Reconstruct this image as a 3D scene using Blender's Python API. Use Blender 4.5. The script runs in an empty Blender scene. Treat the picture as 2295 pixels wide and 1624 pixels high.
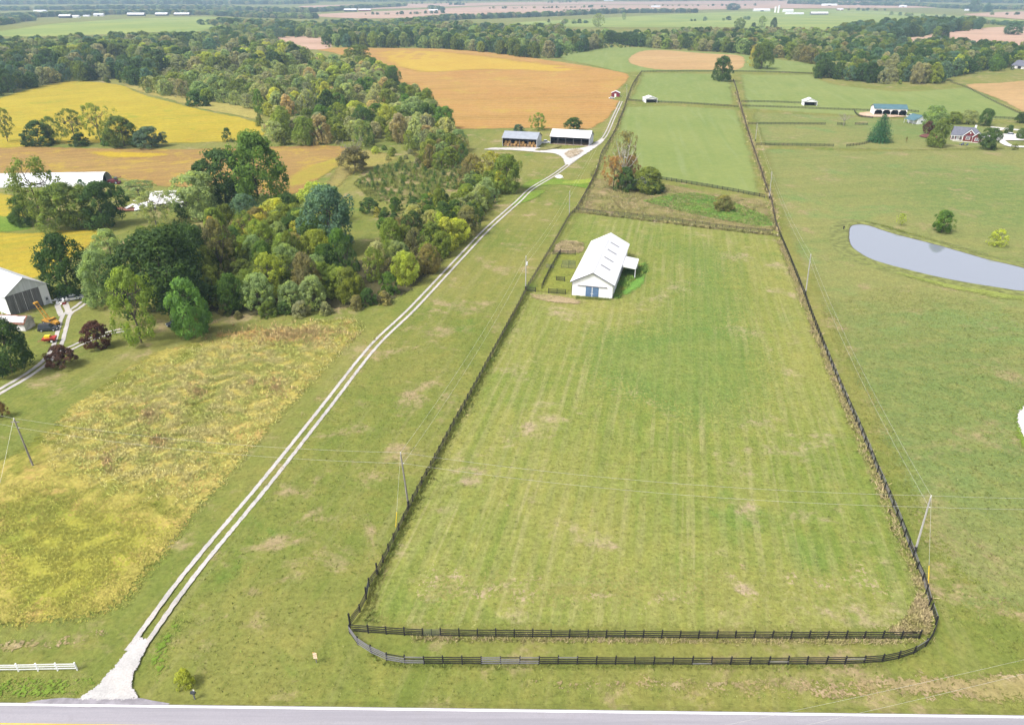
import bpy, math, random
import numpy as np
from mathutils import Vector, Matrix
from mathutils.geometry import delaunay_2d_cdt
R = math.radians
SC = bpy.context.scene
COL = SC.collection
random.seed(7); RNG = np.random.default_rng(7)

# ---------------------------------------------------------------- camera
CAMH, PITCH, FPX, CU, CV = 76.0, R(27.72), 1583.6, 1147.5, 812.0
cam_d = bpy.data.cameras.new('camera'); cam = bpy.data.objects.new('camera', cam_d); COL.objects.link(cam)
cam.location = (0, 0, CAMH); cam.rotation_euler = (R(90) - PITCH, 0, 0)
cam_d.sensor_fit = 'HORIZONTAL'; cam_d.sensor_width = 36; cam_d.lens = 36 * FPX / 2295
cam_d.clip_start = 1; cam_d.clip_end = 40000
SC.camera = cam

# ---------------------------------------------------------------- sky, sun, exposure
SUN_EL, SUN_AZ = R(54), R(-124)         # azimuth from +Y towards +X: high over the viewer's left shoulder
w = bpy.data.worlds.new('World'); SC.world = w; w.use_nodes = True
nt = w.node_tree; nt.nodes.clear()
sky = nt.nodes.new('ShaderNodeTexSky'); sky.sky_type = 'NISHITA'; sky.sun_disc = False
sky.sun_elevation = SUN_EL; sky.sun_rotation = SUN_AZ; sky.dust_density = 4.0; sky.air_density = 1.0; sky.ozone_density = 1.0
hs = nt.nodes.new('ShaderNodeHueSaturation'); hs.inputs['Saturation'].default_value = 0.3
bg = nt.nodes.new('ShaderNodeBackground'); bg.inputs['Strength'].default_value = 0.10
ow = nt.nodes.new('ShaderNodeOutputWorld')
nt.links.new(sky.outputs[0], hs.inputs['Color']); nt.links.new(hs.outputs[0], bg.inputs[0]); nt.links.new(bg.outputs[0], ow.inputs[0])
sun_d = bpy.data.lights.new('sun', 'SUN'); sun_d.energy = 1.5; sun_d.angle = R(14); sun_d.color = (1.0, .95, .87)
sun = bpy.data.objects.new('sun', sun_d); COL.objects.link(sun); sun.location = (0, 0, 300)
sdir = Vector((math.sin(SUN_AZ) * math.cos(SUN_EL), math.cos(SUN_AZ) * math.cos(SUN_EL), math.sin(SUN_EL)))
sun.rotation_euler = sdir.to_track_quat('Z', 'Y').to_euler()
vs = SC.view_settings; vs.view_transform = 'Standard'; vs.look = 'None'; vs.gamma = 1; vs.use_curve_mapping = False
vs.exposure = 1.3
SC.render.engine = 'CYCLES'
SC.cycles.use_denoising = True; SC.cycles.max_bounces = 5; SC.cycles.diffuse_bounces = 2; SC.cycles.transparent_max_bounces = 12
SC.cycles.volume_bounces = 0; SC.cycles.transmission_bounces = 3; SC.cycles.glossy_bounces = 2
try: SC.cycles.denoiser = 'OPENIMAGEDENOISE'
except Exception: pass

# ---------------------------------------------------------------- terrain and the map from photo to ground
BUMPS = [  # x, y, height, radius
    (-260, 520, 5.0, 120), (120, 760, 6.0, 150), (260, 880, 6.0, 130), (520, 640, 5.0, 160), (430, 960, 4.0, 150),
    (-600, 900, 6.0, 250), (-150, 950, 4.0, 150), (750, 820, 6.0, 200), (0, 1500, 10, 400), (900, 1500, 12, 450), (-900, 1600, 12, 500)]
def terr(x, y):
    x = np.asarray(x, float); y = np.asarray(y, float); z = np.zeros(np.broadcast(x, y).shape)
    for bx, by, a, r in BUMPS:
        z = z + a * np.exp(-((x - bx) ** 2 + (y - by) ** 2) / (r * r))
    d = np.hypot(x, y)
    z = z * np.clip((y - 330) / 150, 0, 1)
    t = np.clip((d - 3500) / 6000, 0, 1)
    return z + 110 * t * t * (0.75 + 0.25 * np.sin(x / 900) * np.cos(x / 410 + 1))
def H(x, y): return float(terr(x, y))
SP, CP = math.sin(PITCH), math.cos(PITCH)
def ray(u, v):
    a = (u - CU) / FPX; b = -(v - CV) / FPX
    return a, CP + b * SP, -SP + b * CP
def G(u, v, z=None):
    dx, dy, dz = ray(u, v)
    if z is not None:
        t = (z - CAMH) / dz; return Vector((dx * t, dy * t, z))
    if v > 560: t = -CAMH / dz; return Vector((dx * t, dy * t, 0.0))
    T_ = np.geomspace(150, 16000, 420); gap = CAMH + dz * T_ - terr(dx * T_, dy * T_); k = np.nonzero(gap < 0)[0]
    i = int(k[0]) if len(k) else len(T_) - 1
    t0, t1 = T_[max(i - 1, 0)], T_[i]; g0, g1 = gap[max(i - 1, 0)], gap[i]
    t = t0 + (t1 - t0) * min(1, max(0, g0 / (g0 - g1))) if g0 != g1 else t1
    return Vector((dx * t, dy * t, H(dx * t, dy * t)))
def h_at(y, v):                            # height of a point at forward distance y that shows at picture height v
    _, dy, dz = ray(CU, v); return CAMH + y * dz / dy
def depth_of(p): return p.y * CP + (CAMH - p.z) * SP
def px(p, n): return n * depth_of(p) / FPX  # n overview pixels in metres at p
def proj(p):
    zc = depth_of(p); xc = p[0]; yc = p[1] * SP - (CAMH - p[2]) * CP
    return CU + FPX * xc / zc, CV - FPX * yc / zc

# ---------------------------------------------------------------- node materials
MATS = {}
def lerp3(nt, fac, a, b):
    m = nt.nodes.new('ShaderNodeMix'); m.data_type = 'RGBA'; m.clamp_factor = True
    for s, val in ((m.inputs[0], fac), (m.inputs[6], a), (m.inputs[7], b)):
        if hasattr(val, 'is_linked'): nt.links.new(val, s)
        elif isinstance(val, (int, float)): s.default_value = val
        else: s.default_value = (*val[:3], 1)
    return m.outputs[2]
def ramp(nt, fac, lo, hi):
    m = nt.nodes.new('ShaderNodeMapRange'); m.interpolation_type = 'SMOOTHSTEP'
    m.inputs[1].default_value = lo; m.inputs[2].default_value = hi
    nt.links.new(fac, m.inputs[0]); return m.outputs[0]
def mth(nt, op, a, b=None):
    m = nt.nodes.new('ShaderNodeMath'); m.operation = op
    for s, val in zip(m.inputs, (a, b)):
        if val is None: continue
        if hasattr(val, 'is_linked'): nt.links.new(val, s)
        else: s.default_value = val
    return m.outputs[0]
def noise(nt, co, scale, detail=3, rough=.55, stretch=None, rot=0.0, dist=0.0):
    if stretch:
        mp = nt.nodes.new('ShaderNodeMapping'); mp.vector_type = 'POINT'
        mp0 = nt.nodes.new('ShaderNodeMapping'); mp0.inputs['Rotation'].default_value = (0, 0, rot)
        nt.links.new(co, mp0.inputs[0]); nt.links.new(mp0.outputs[0], mp.inputs[0])
        mp.inputs['Scale'].default_value = stretch; co = mp.outputs[0]
    n = nt.nodes.new('ShaderNodeTexNoise'); n.inputs['Scale'].default_value = scale
    n.inputs['Detail'].default_value = detail; n.inputs['Roughness'].default_value = rough; n.inputs['Distortion'].default_value = dist
    nt.links.new(co, n.inputs['Vector']); return n.outputs['Fac']
def new_mat(name):
    m = bpy.data.materials.new(name); m.use_nodes = True; nt = m.node_tree; nt.nodes.clear()
    out = nt.nodes.new('ShaderNodeOutputMaterial'); b = nt.nodes.new('ShaderNodeBsdfPrincipled')
    nt.links.new(b.outputs[0], out.inputs[0]); tc = nt.nodes.new('ShaderNodeTexCoord')
    MATS[name] = m
    return m, nt, b, out, tc.outputs['Object']
def bump(nt, b, h, strength, dist):
    n = nt.nodes.new('ShaderNodeBump'); n.inputs['Strength'].default_value = strength; n.inputs['Distance'].default_value = dist
    nt.links.new(h, n.inputs['Height']); nt.links.new(n.outputs[0], b.inputs['Normal'])
def pmat(name, c, var=.18, scale=1.5, rough=.85, metal=0.0, dirt=None, bumpy=0.0, spec=.3, stretch=None):
    m, nt, b, out, co = new_mat(name)
    f = noise(nt, co, scale, 5, .6, stretch)
    c0 = [x * (1 - var) for x in c]; c1 = [min(1, x * (1 + var)) for x in c]
    o = lerp3(nt, ramp(nt, f, .3, .7), c0, c1)
    if dirt:
        f2 = noise(nt, co, scale * .37, 6, .7); o = lerp3(nt, ramp(nt, f2, dirt[1], dirt[1] + .15), o, dirt[0])
    nt.links.new(o, b.inputs['Base Color']); b.inputs['Roughness'].default_value = rough; b.inputs['Metallic'].default_value = metal
    b.inputs['Specular IOR Level'].default_value = spec
    if bumpy: bump(nt, b, f, .6, bumpy)
    return m
def grass(name, c1, c2, tan=None, tan_lo=.6, big=.02, streak=None, soft=None, green=None, green_lo=.62, fine=.6, relief=.12, fscale=1.5, rows=None):
    """mown or rough ground cover: big tone patches, streaks along a direction, dry spots, fine mottling"""
    cool = lambda c: (c[0], c[1], c[2] * .86) if c is not None and c[2] < .45 * c[1] else c
    c1, c2, tan, green = cool(c1), cool(c2), cool(tan), cool(green)
    m, nt, b, out, co = new_mat(name)
    o = lerp3(nt, ramp(nt, noise(nt, co, big, 4, .6), .35, .65), c1, c2)
    mid = noise(nt, co, .22, 6, .7)
    o = lerp3(nt, mth(nt, 'MULTIPLY', ramp(nt, mid, .4, .75), .55), o, [c2[0] * 1.25, c2[1] * 1.15, c2[2] * 1.1])
    if green is not None:
        o = lerp3(nt, mth(nt, 'MULTIPLY', ramp(nt, noise(nt, co, big * 2.3, 5, .65, dist=.4), green_lo, green_lo + .14), .8), o, green)
    if streak:
        ang, sc, amt, scol = streak
        s = noise(nt, co, 1.0, 4, .6, (sc, sc * .035, 1), ang)
        o = lerp3(nt, mth(nt, 'MULTIPLY', ramp(nt, s, .5, .72), amt), o, scol)
        s2 = noise(nt, co, 1.0, 3, .6, (sc * .45, sc * .02, 1), ang)
        o = lerp3(nt, mth(nt, 'MULTIPLY', ramp(nt, s2, .48, .7), amt * .8), o, [c1[0] * .72, c1[1] * .86, c1[2] * .7])
    if rows:
        ang, per, amt, rc_ = rows
        mp = nt.nodes.new('ShaderNodeMapping'); mp.inputs['Rotation'].default_value = (0, 0, ang); nt.links.new(co, mp.inputs[0])
        wv = nt.nodes.new('ShaderNodeTexWave'); wv.bands_direction = 'X'; wv.inputs['Scale'].default_value = .314 / per; wv.inputs['Distortion'].default_value = 2.2; wv.inputs['Detail'].default_value = 2; wv.inputs['Detail Scale'].default_value = .12
        nt.links.new(mp.outputs[0], wv.inputs['Vector'])
        fz = mth(nt, 'MULTIPLY', ramp(nt, wv.outputs['Fac'], .35, .85), mth(nt, 'MULTIPLY', ramp(nt, noise(nt, co, .06, 4, .7), .3, .62), amt))
        o = lerp3(nt, fz, o, rc_)
    if tan is not None:
        t = mth(nt, 'MULTIPLY', ramp(nt, noise(nt, co, big * 4.2, 8, .72, dist=.3), tan_lo, tan_lo + .13), ramp(nt, mid, .3, .6))
        o = lerp3(nt, mth(nt, 'MULTIPLY', t, .85), o, tan)
    f = noise(nt, co, fscale, 6, .75)
    f2 = noise(nt, co, fscale * .3, 4, .7)
    k = mth(nt, 'ADD', mth(nt, 'MULTIPLY', f, fine * 3.0), mth(nt, 'MULTIPLY', f2, fine * 1.4))
    k = mth(nt, 'ADD', k, 1 - fine * 1.98)
    sp = noise(nt, co, fscale * .75, 5, .8, (1, 1.3, 1))
    k = mth(nt, 'SUBTRACT', k, mth(nt, 'MULTIPLY', ramp(nt, sp, .54, .68), fine * .85))
    vm = nt.nodes.new('ShaderNodeVectorMath'); vm.operation = 'SCALE'
    nt.links.new(o, vm.inputs[0]); nt.links.new(k, vm.inputs['Scale'])
    nt.links.new(vm.outputs[0], b.inputs['Base Color']); b.inputs['Roughness'].default_value = 1; b.inputs['Specular IOR Level'].default_value = .05
    bump(nt, b, f, .7, relief)
    if soft:
        m['soft'] = float(soft)
        at = nt.nodes.new('ShaderNodeAttribute'); at.attribute_name = 'edge'
        e = mth(nt, 'DIVIDE', at.outputs['Fac'], soft)
        e = mth(nt, 'ADD', e, mth(nt, 'MULTIPLY', mth(nt, 'SUBTRACT', noise(nt, co, .9 / soft, 6, .75), .5), 1.3))
        e = mth(nt, 'ADD', e, mth(nt, 'MULTIPLY', mth(nt, 'SUBTRACT', noise(nt, co, 2.6 if soft < 4 else 1.6, 3, .7), .5), 1.9))
        al = mth(nt, 'GREATER_THAN', e, .5)
        tr = nt.nodes.new('ShaderNodeBsdfTransparent'); mx = nt.nodes.new('ShaderNodeMixShader')
        nt.links.new(al, mx.inputs[0]); nt.links.new(tr.outputs[0], mx.inputs[1]); nt.links.new(b.outputs[0], mx.inputs[2]); nt.links.new(mx.outputs[0], out.inputs[0])
    return m
def foliage(name, transl=.45):
    m, nt, b, out, co = new_mat(name)
    at = nt.nodes.new('ShaderNodeAttribute'); at.attribute_type = 'INSTANCER'; at.attribute_name = 'tint'
    ge = nt.nodes.new('ShaderNodeNewGeometry')
    f = noise(nt, co, 3.2, 3, .6); f2 = noise(nt, ge.outputs['Position'], .35, 3, .6)
    k = mth(nt, 'ADD', mth(nt, 'MULTIPLY', f, .9), mth(nt, 'MULTIPLY', f2, .7)); k = mth(nt, 'ADD', k, .2)
    k = mth(nt, 'ADD', k, mth(nt, 'MULTIPLY', ge.outputs['Random Per Island'], .3)); k = mth(nt, 'SUBTRACT', k, .15)
    vm = nt.nodes.new('ShaderNodeVectorMath'); vm.operation = 'SCALE'
    yel = lerp3(nt, mth(nt, 'MULTIPLY', ramp(nt, f, .45, .75), .5), at.outputs['Color'], (1, 1, 1))
    mul = nt.nodes.new('ShaderNodeVectorMath'); mul.operation = 'MULTIPLY'; mul.inputs[1].default_value = (1.22, 1.16, .7)
    nt.links.new(at.outputs['Color'], mul.inputs[0])
    o = lerp3(nt, ramp(nt, f2, .42, .7), at.outputs['Color'], mul.outputs[0])
    nt.links.new(o, vm.inputs[0]); nt.links.new(k, vm.inputs['Scale'])
    nt.links.new(vm.outputs[0], b.inputs['Base Color']); b.inputs['Roughness'].default_value = .7; b.inputs['Specular IOR Level'].default_value = .15
    tr = nt.nodes.new('ShaderNodeBsdfTranslucent'); nt.links.new(vm.outputs[0], tr.inputs[0])
    mx = nt.nodes.new('ShaderNodeMixShader'); mx.inputs[0].default_value = transl
    nt.links.new(b.outputs[0], mx.inputs[1]); nt.links.new(tr.outputs[0], mx.inputs[2]); nt.links.new(mx.outputs[0], out.inputs[0])
    return m
LEAF = foliage('leaf')
BARK = pmat('bark', (.11, .09, .07), .35, 2.0, stretch=(2, 2, .4))
PALEBARK = pmat('pale_bark', (.45, .42, .37), .25, 1.0)

# ---------------------------------------------------------------- object helpers
def tag(o, label=None, cat=None, group=None, kind=None):
    for k, val in (('label', label), ('category', cat), ('group', group), ('kind', kind)):
        if val: o[k] = val
    return o
def empty(name, loc, rz=0.0):
    o = bpy.data.objects.new(name, None); o.location = loc; o.rotation_euler = (0, 0, rz); o.empty_display_size = .2
    COL.objects.link(o); return o
def link(name, me, parent=None, loc=None, rot=None, scale=None):
    o = bpy.data.objects.new(name, me); COL.objects.link(o)
    if parent: o.parent = parent
    if loc is not None: o.location = loc
    if rot is not None: o.rotation_euler = rot
    if scale is not None: o.scale = scale
    return o
def pymesh(name, v, f, mat, smooth=False):
    me = bpy.data.meshes.new(name); me.from_pydata([tuple(p) for p in v], [], f); me.materials.append(mat)
    if smooth: me.polygons.foreach_set('use_smooth', [True] * len(me.polygons))
    me.update(); return me
def npmesh(name, v, loops, nper, mat):
    v = np.asarray(v, np.float32); loops = np.asarray(loops, np.int32).ravel(); n = len(loops) // nper
    me = bpy.data.meshes.new(name); me.vertices.add(len(v)); me.vertices.foreach_set('co', v.ravel())
    me.loops.add(len(loops)); me.loops.foreach_set('vertex_index', loops)
    me.polygons.add(n); me.polygons.foreach_set('loop_start', np.arange(0, n * nper, nper, dtype=np.int32))
    me.materials.append(mat); me.update(calc_edges=True); return me
class MB:
    def __init__(s): s.v = []; s.f = []
    def box(s, x0, x1, y0, y1, z0, z1):
        b = len(s.v); s.v += [(x, y, z) for z in (z0, z1) for x, y in ((x0, y0), (x1, y0), (x1, y1), (x0, y1))]
        s.f += [[b + i for i in q] for q in ((0, 3, 2, 1), (4, 5, 6, 7), (0, 1, 5, 4), (1, 2, 6, 5), (2, 3, 7, 6), (3, 0, 4, 7))]; return s
    def hexa(s, p):                        # eight corners, bottom ring then top ring
        b = len(s.v); s.v += [tuple(q) for q in p]
        s.f += [[b + i for i in q] for q in ((0, 3, 2, 1), (4, 5, 6, 7), (0, 1, 5, 4), (1, 2, 6, 5), (2, 3, 7, 6), (3, 0, 4, 7))]; return s
    def prism(s, poly, ax, a, c):          # poly in the plane across axis ax, from a to c
        b = len(s.v); n = len(poly)
        for t in (a, c):
            for p in poly:
                s.v.append((t, p[0], p[1]) if ax == 'x' else (p[0], t, p[1]) if ax == 'y' else (p[0], p[1], t))
        s.f.append([b + i for i in range(n)][::-1]); s.f.append([b + n + i for i in range(n)])
        for i in range(n):
            j = (i + 1) % n; s.f.append([b + i, b + j, b + n + j, b + n + i])
        return s
    def tube(s, p, q, r0, r1=None, n=6):
        p = Vector(p); q = Vector(q); r1 = r0 if r1 is None else r1
        d = (q - p).normalized(); a = d.orthogonal().normalized(); c = d.cross(a); b = len(s.v)
        for o, r in ((p, r0), (q, r1)):
            for i in range(n):
                t = 2 * math.pi * i / n; s.v.append(tuple(o + a * (r * math.cos(t)) + c * (r * math.sin(t))))
        s.f.append([b + i for i in range(n)][::-1]); s.f.append([b + n + i for i in range(n)])
        for i in range(n):
            j = (i + 1) % n; s.f.append([b + i, b + j, b + n + j, b + n + i])
        return s
    def slab(s, a, b_, c, d, th):          # a quad with thickness downwards
        u = Vector((0, 0, -th)); P = [Vector(k) for k in (a, b_, c, d)]
        return s.hexa([tuple(k + u) for k in P] + [tuple(k) for k in P])
    def build(s, name, mat, parent=None, smooth=False, **k):
        return link(name, pymesh(name, s.v, s.f, MATS[mat] if isinstance(mat, str) else mat, smooth), parent, **k)
def box(name, mat, parent, *a): return MB().box(*a).build(name, mat, parent)

# polygons and sheets
def in_poly(P, x, y):
    x = np.asarray(x); y = np.asarray(y); r = np.zeros(x.shape, bool); n = len(P)
    for i in range(n):
        x0, y0 = P[i][:2]; x1, y1 = P[(i + 1) % n][:2]
        c = ((y0 > y) != (y1 > y)); xi = (x1 - x0) * (y - y0) / ((y1 - y0) if y1 != y0 else 1e-9) + x0
        r ^= c & (x < xi)
    return r
def dist_poly(P, x, y, closed=True):
    x = np.asarray(x, float); y = np.asarray(y, float); d = np.full(x.shape, 1e9); n = len(P)
    for i in range(n if closed else n - 1):
        ax, ay = P[i][:2]; bx, by = P[(i + 1) % n][:2]; ex, ey = bx - ax, by - ay; L = ex * ex + ey * ey + 1e-12
        t = np.clip(((x - ax) * ex + (y - ay) * ey) / L, 0, 1); d = np.minimum(d, np.hypot(x - ax - t * ex, y - ay - t * ey))
    return d
def smooth_line(P, closed=False, sub=6):
    P = [Vector((p[0], p[1], 0)) for p in P]; n = len(P); out = []
    for i in range(n if closed else n - 1):
        g = lambda k: P[k % n] if closed else P[min(max(k, 0), n - 1)]
        p0, p1, p2, p3 = g(i - 1), g(i), g(i + 1), g(i + 2)
        for s in range(sub):
            t = s / sub
            out.append(.5 * ((2 * p1) + (p2 - p0) * t + (2 * p0 - 5 * p1 + 4 * p2 - p3) * t * t + (3 * p1 - p0 - 3 * p2 + p3) * t ** 3))
    if not closed: out.append(P[-1])
    return out
def resample(P, step, closed=False):
    P = [Vector((p[0], p[1], 0)) for p in P]
    if closed: P = P + [P[0]]
    out = [P[0]]; acc = 0.0
    for a, b in zip(P, P[1:]):
        L = (b - a).length
        if L < 1e-9: continue
        t = step - acc
        while t <= L: out.append(a + (b - a) * (t / L)); t += step
        acc = (acc + L) % step
    return out
def world(P): return [G(*p) for p in P]
LAYER = [0]
def sheet(name, P, mat, off=None, step=None, jit=.5, smooth=True, kind='structure', label=None, cat=None, grid=None, is_world=False, flat_z=None):
    W = P if is_world else world(P)
    if smooth: W = smooth_line(W, True, 5)
    c = sum((p for p in W), Vector()) / len(W); d = max(60, c.length)
    step = step or max(1.2, d / 130); mt = MATS[mat] if isinstance(mat, str) else mat; grid = grid or max(4, d / 45)
    if 'soft' in mt: grid = min(grid, max(.45, mt['soft'] * .75))
    step = min(step, max(.6, grid * 1.5))
    B = resample(W, step, True)
    if len(B) > 3 and (B[-1] - B[0]).length < step * .4: B = B[:-1]
    B = [Vector((p.x + random.uniform(-1, 1) * jit * step * .5, p.y + random.uniform(-1, 1) * jit * step * .5, 0)) for p in B]
    xs = [p.x for p in B]; ys = [p.y for p in B]
    grid = max(grid, math.sqrt((max(xs) - min(xs)) * (max(ys) - min(ys)) / 14000))
    gx, gy = np.meshgrid(np.arange(min(xs), max(xs), grid), np.arange(min(ys), max(ys), grid))
    gx = (gx + RNG.uniform(-.2, .2, gx.shape) * grid).ravel(); gy = (gy + RNG.uniform(-.2, .2, gy.shape) * grid).ravel()
    k = in_poly(B, gx, gy); gx, gy = gx[k], gy[k]
    k = dist_poly(B, gx, gy) > .35 * step; gx, gy = gx[k], gy[k]
    V = [Vector((p.x, p.y)) for p in B] + [Vector((a, b)) for a, b in zip(gx, gy)]
    vv, _, ff, _, _, _ = delaunay_2d_cdt(V, [], [list(range(len(B)))], 1, 1e-5)
    if off is None: LAYER[0] += 1; off = .015 + .002 * LAYER[0]
    X = np.array([p.x for p in vv]); Y = np.array([p.y for p in vv])
    Z = (terr(X, Y) if flat_z is None else np.full(X.shape, flat_z)) + off * (1 if d < 330 else 1 + (d - 330) / 400)
    me = pymesh(name, np.stack([X, Y, Z], 1).tolist(), ff, MATS[mat] if isinstance(mat, str) else mat)
    if me.polygons and me.polygons[0].normal.z < 0: me.flip_normals()
    e = dist_poly(B, X, Y); at = me.attributes.new('edge', 'FLOAT', 'POINT'); at.data.foreach_set('value', e.astype(np.float32))
    o = link(name, me); tag(o, label, cat, None, kind); return o
def ribbon_geo(W, width, jit=.12, off=.03, side=0.0):
    """a strip along a world line; side moves it sideways"""
    v = []; f = []
    for i, p in enumerate(W):
        a = W[max(i - 1, 0)]; b = W[min(i + 1, len(W) - 1)]; t = (b - a); t.z = 0; t.normalize(); n = Vector((-t.y, t.x, 0))
        for s in (-.5, .5):
            q = p + n * (side + s * width + random.uniform(-jit, jit)); v.append((q.x, q.y, H(q.x, q.y) + off))
        if i: k = 2 * i; f.append([k - 2, k, k + 1, k - 1])
    return v, f
# ================================================================ GROUND
TAN = (.30, .225, .14)
M_ = grass('meadow', (.122, .150, .037), (.175, .172, .056), tan=(.29, .22, .13), tan_lo=.52, big=.018, fine=.48, streak=(R(12.4), .55, .35, (.21, .2, .085)), green=(.09, .15, .03), green_lo=.58)
grass('paddock_grass', (.128, .165, .040), (.188, .192, .060), tan=(.32, .245, .165), tan_lo=.54, big=.016, rows=(R(12.4), 2.6, .26, (.24, .225, .10)), streak=(R(12.4), .75, .5, (.27, .245, .115)), soft=3, green=(.105, .165, .04), green_lo=.56)
grass('pasture_grass', (.120, .160, .056), (.172, .177, .070), tan=(.24, .19, .10), tan_lo=.53, big=.012, streak=(R(80), .35, .35, (.20, .18, .07)), soft=8, green=(.125, .18, .065), green_lo=.52)
grass('fresh_grass', (.155, .20, .068), (.185, .22, .08), big=.01, streak=(R(8), .25, .4, (.215, .255, .115)), soft=5, fine=.2, fscale=1.0, tan=(.24, .22, .11), tan_lo=.66)
grass('far_grass', (.165, .225, .075), (.24, .28, .09), big=.006, soft=6, fine=.12, fscale=.5)
grass('bright_grass', (.105, .175, .026), (.135, .19, .036), big=.05, soft=2.2, fine=.6)
grass('lush_grass', (.11, .235, .05), (.15, .26, .06), big=.05, soft=3, fine=.4)
grass('dry_grass', (.27, .205, .115), (.215, .19, .085), big=.06, soft=2.5, fine=.5, tan=(.36, .28, .19), tan_lo=.52)
grass('dead_grass', (.28, .215, .13), (.22, .19, .09), big=.09, soft=2.0, fine=.6)
grass('weed_ground', (.25, .225, .06), (.31, .265, .085), tan=(.36, .25, .10), tan_lo=.5, big=.03, green=(.10, .125, .02), green_lo=.5, soft=4, fine=.55, relief=.3, fscale=1.1)
grass('weed_low', (.225, .225, .042), (.275, .26, .058), tan=(.28, .23, .07), tan_lo=.6, big=.03, green=(.17, .195, .04), green_lo=.5, soft=12, fine=.5, relief=.25, fscale=1.2)
grass('soy_yellow', (.29, .225, .03), (.34, .265, .035), tan=(.28, .165, .035), tan_lo=.57, big=.025, green=(.20, .225, .03), green_lo=.55, soft=3, fine=.45, rows=(R(60), 6, .5, (.24, .22, .035)), streak=(R(60), .3, .5, (.25, .25, .035)))
grass('soy_brown', (.225, .14, .06), (.26, .17, .07), tan=(.34, .255, .04), tan_lo=.5, big=.018, soft=3, fine=.35, streak=(R(70), .3, .45, (.36, .25, .06)))
grass('soy_orange', (.30, .165, .06), (.33, .195, .07), tan=(.34, .25, .06), tan_lo=.53, big=.007, soft=4, fine=.3, fscale=.7, rows=(R(96), 9, .45, (.36, .235, .10)), streak=(R(84), .1, .6, (.36, .24, .07)))
grass('stubble', (.33, .215, .10), (.37, .25, .12), big=.01, soft=4, fine=.2, fscale=.6, streak=(R(80), .12, .5, (.42, .30, .14)))
grass('ploughed', (.36, .235, .17), (.42, .285, .21), big=.006, soft=8, fine=.14, fscale=.4, streak=(R(85), .06, .6, (.46, .34, .26)))
grass('forest_floor', (.055, .055, .028), (.075, .07, .032), big=.05, soft=4, fine=.5)
grass('plantation', (.20, .165, .075), (.165, .16, .06), tan=(.30, .215, .13), tan_lo=.48, big=.045, soft=4, fine=.5)
grass('gravel', (.36, .35, .345), (.43, .42, .415), tan=(.40, .34, .27), tan_lo=.62, big=.1, soft=.55, fine=.3, relief=.04, fscale=4)
grass('gravel_track', (.35, .335, .32), (.43, .41, .395), tan=(.30, .25, .17), tan_lo=.54, big=.12, fine=.32, relief=.04, fscale=4)
grass('gravel_far', (.44, .42, .40), (.50, .48, .46), big=.05, soft=1.2, fine=.25, tan=(.36, .32, .22), tan_lo=.58)
def road_mat():
    m, nt, b, out, co = new_mat('asphalt')
    o = lerp3(nt, ramp(nt, noise(nt, co, 1.0, 4, .6, (.03, .9, 1)), .35, .65), (.245, .235, .265), (.31, .295, .325))
    o = lerp3(nt, ramp(nt, noise(nt, co, .35, 6, .7), .55, .7), o, (.27, .255, .275)); o = lerp3(nt, mth(nt, 'MULTIPLY', ramp(nt, noise(nt, co, 6, 4, .7), .3, .8), .5), o, (.22, .21, .24))
    nt.links.new(o, b.inputs['Base Color']); b.inputs['Roughness'].default_value = .9
road_mat()
pmat('apron_asphalt', (.25, .235, .26), .2, .8, .9, bumpy=.006)
pmat('concrete', (.62, .59, .58), .08, .5, .9)
pmat('line_white', (.85, .85, .86), .05, 2, .7)
pmat('line_yellow', (.75, .44, .03), .12, 2, .7)

def axis(lo, hi, step, far_lo, far_hi):
    a = list(np.arange(lo, hi + 1, step)); s = step; x = lo; L = []
    while x > far_lo: s *= 1.22; x -= s; L.append(x)
    s = step; x = hi; Rr = []
    while x < far_hi: s *= 1.22; x += s; Rr.append(x)
    return np.array(L[::-1] + a + Rr)
ax_ = axis(-900, 1000, 12, -9000, 9000); ay_ = axis(0, 1300, 12, -400, 14000)
gx, gy = np.meshgrid(ax_, ay_); nx, ny = len(ax_), len(ay_)
V = np.stack([gx.ravel(), gy.ravel(), terr(gx, gy).ravel()], 1)
i, j = np.meshgrid(np.arange(nx - 1), np.arange(ny - 1)); k = (j * nx + i).ravel()
g = link('ground', npmesh('ground', V, np.stack([k, k + 1, k + nx + 1, k + nx], 1), 4, MATS['meadow'])); tag(g, kind='structure')

PADDOCK = [(800, 1412), (1400, 1424), (2080, 1428), (2088, 1380), (2060, 1290), (1990, 1115), (1900, 900), (1800, 655), (1745, 527), (1500, 495), (1292, 474), (1185, 652), (1000, 985), (920, 1132), (830, 1310)]
sheet('paddock', PADDOCK, 'paddock_grass', smooth=False)
grass('wear_grass', (.20, .185, .07), (.16, .17, .05), tan=(.34, .26, .18), tan_lo=.5, big=.03, soft=13, green=(.12, .17, .045), green_lo=.56, streak=(R(88), .6, .5, (.27, .24, .13)))
grass('cool_grass', (.102, .158, .042), (.138, .17, .048), big=.03, soft=30, tan=(.2, .18, .07), tan_lo=.62, rows=(R(12.4), 2.6, .22, (.18, .2, .07)), streak=(R(12.4), .75, .4, (.19, .2, .075)))
sheet('paddock_wear', [(850, 1385), (900, 1270), (1050, 1215), (1400, 1235), (1700, 1225), (1960, 1215), (2050, 1310), (2065, 1405), (1600, 1418), (900, 1408)], 'wear_grass')
sheet('paddock_green', [(1310, 500), (1500, 515), (1700, 545), (1790, 700), (1870, 900), (1700, 1030), (1400, 1010), (1180, 850), (1240, 700), (1390, 680), (1420, 600), (1380, 530)], 'cool_grass')
sheet('pasture', [(2120, 1400), (2420, 1420), (2420, 300), (2295, 330), (2050, 335), (1900, 335), (1700, 330), (1720, 440), (1750, 530), (1810, 655), (1910, 900), (2000, 1115), (2060, 1260)], 'pasture_grass', smooth=False)
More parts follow.
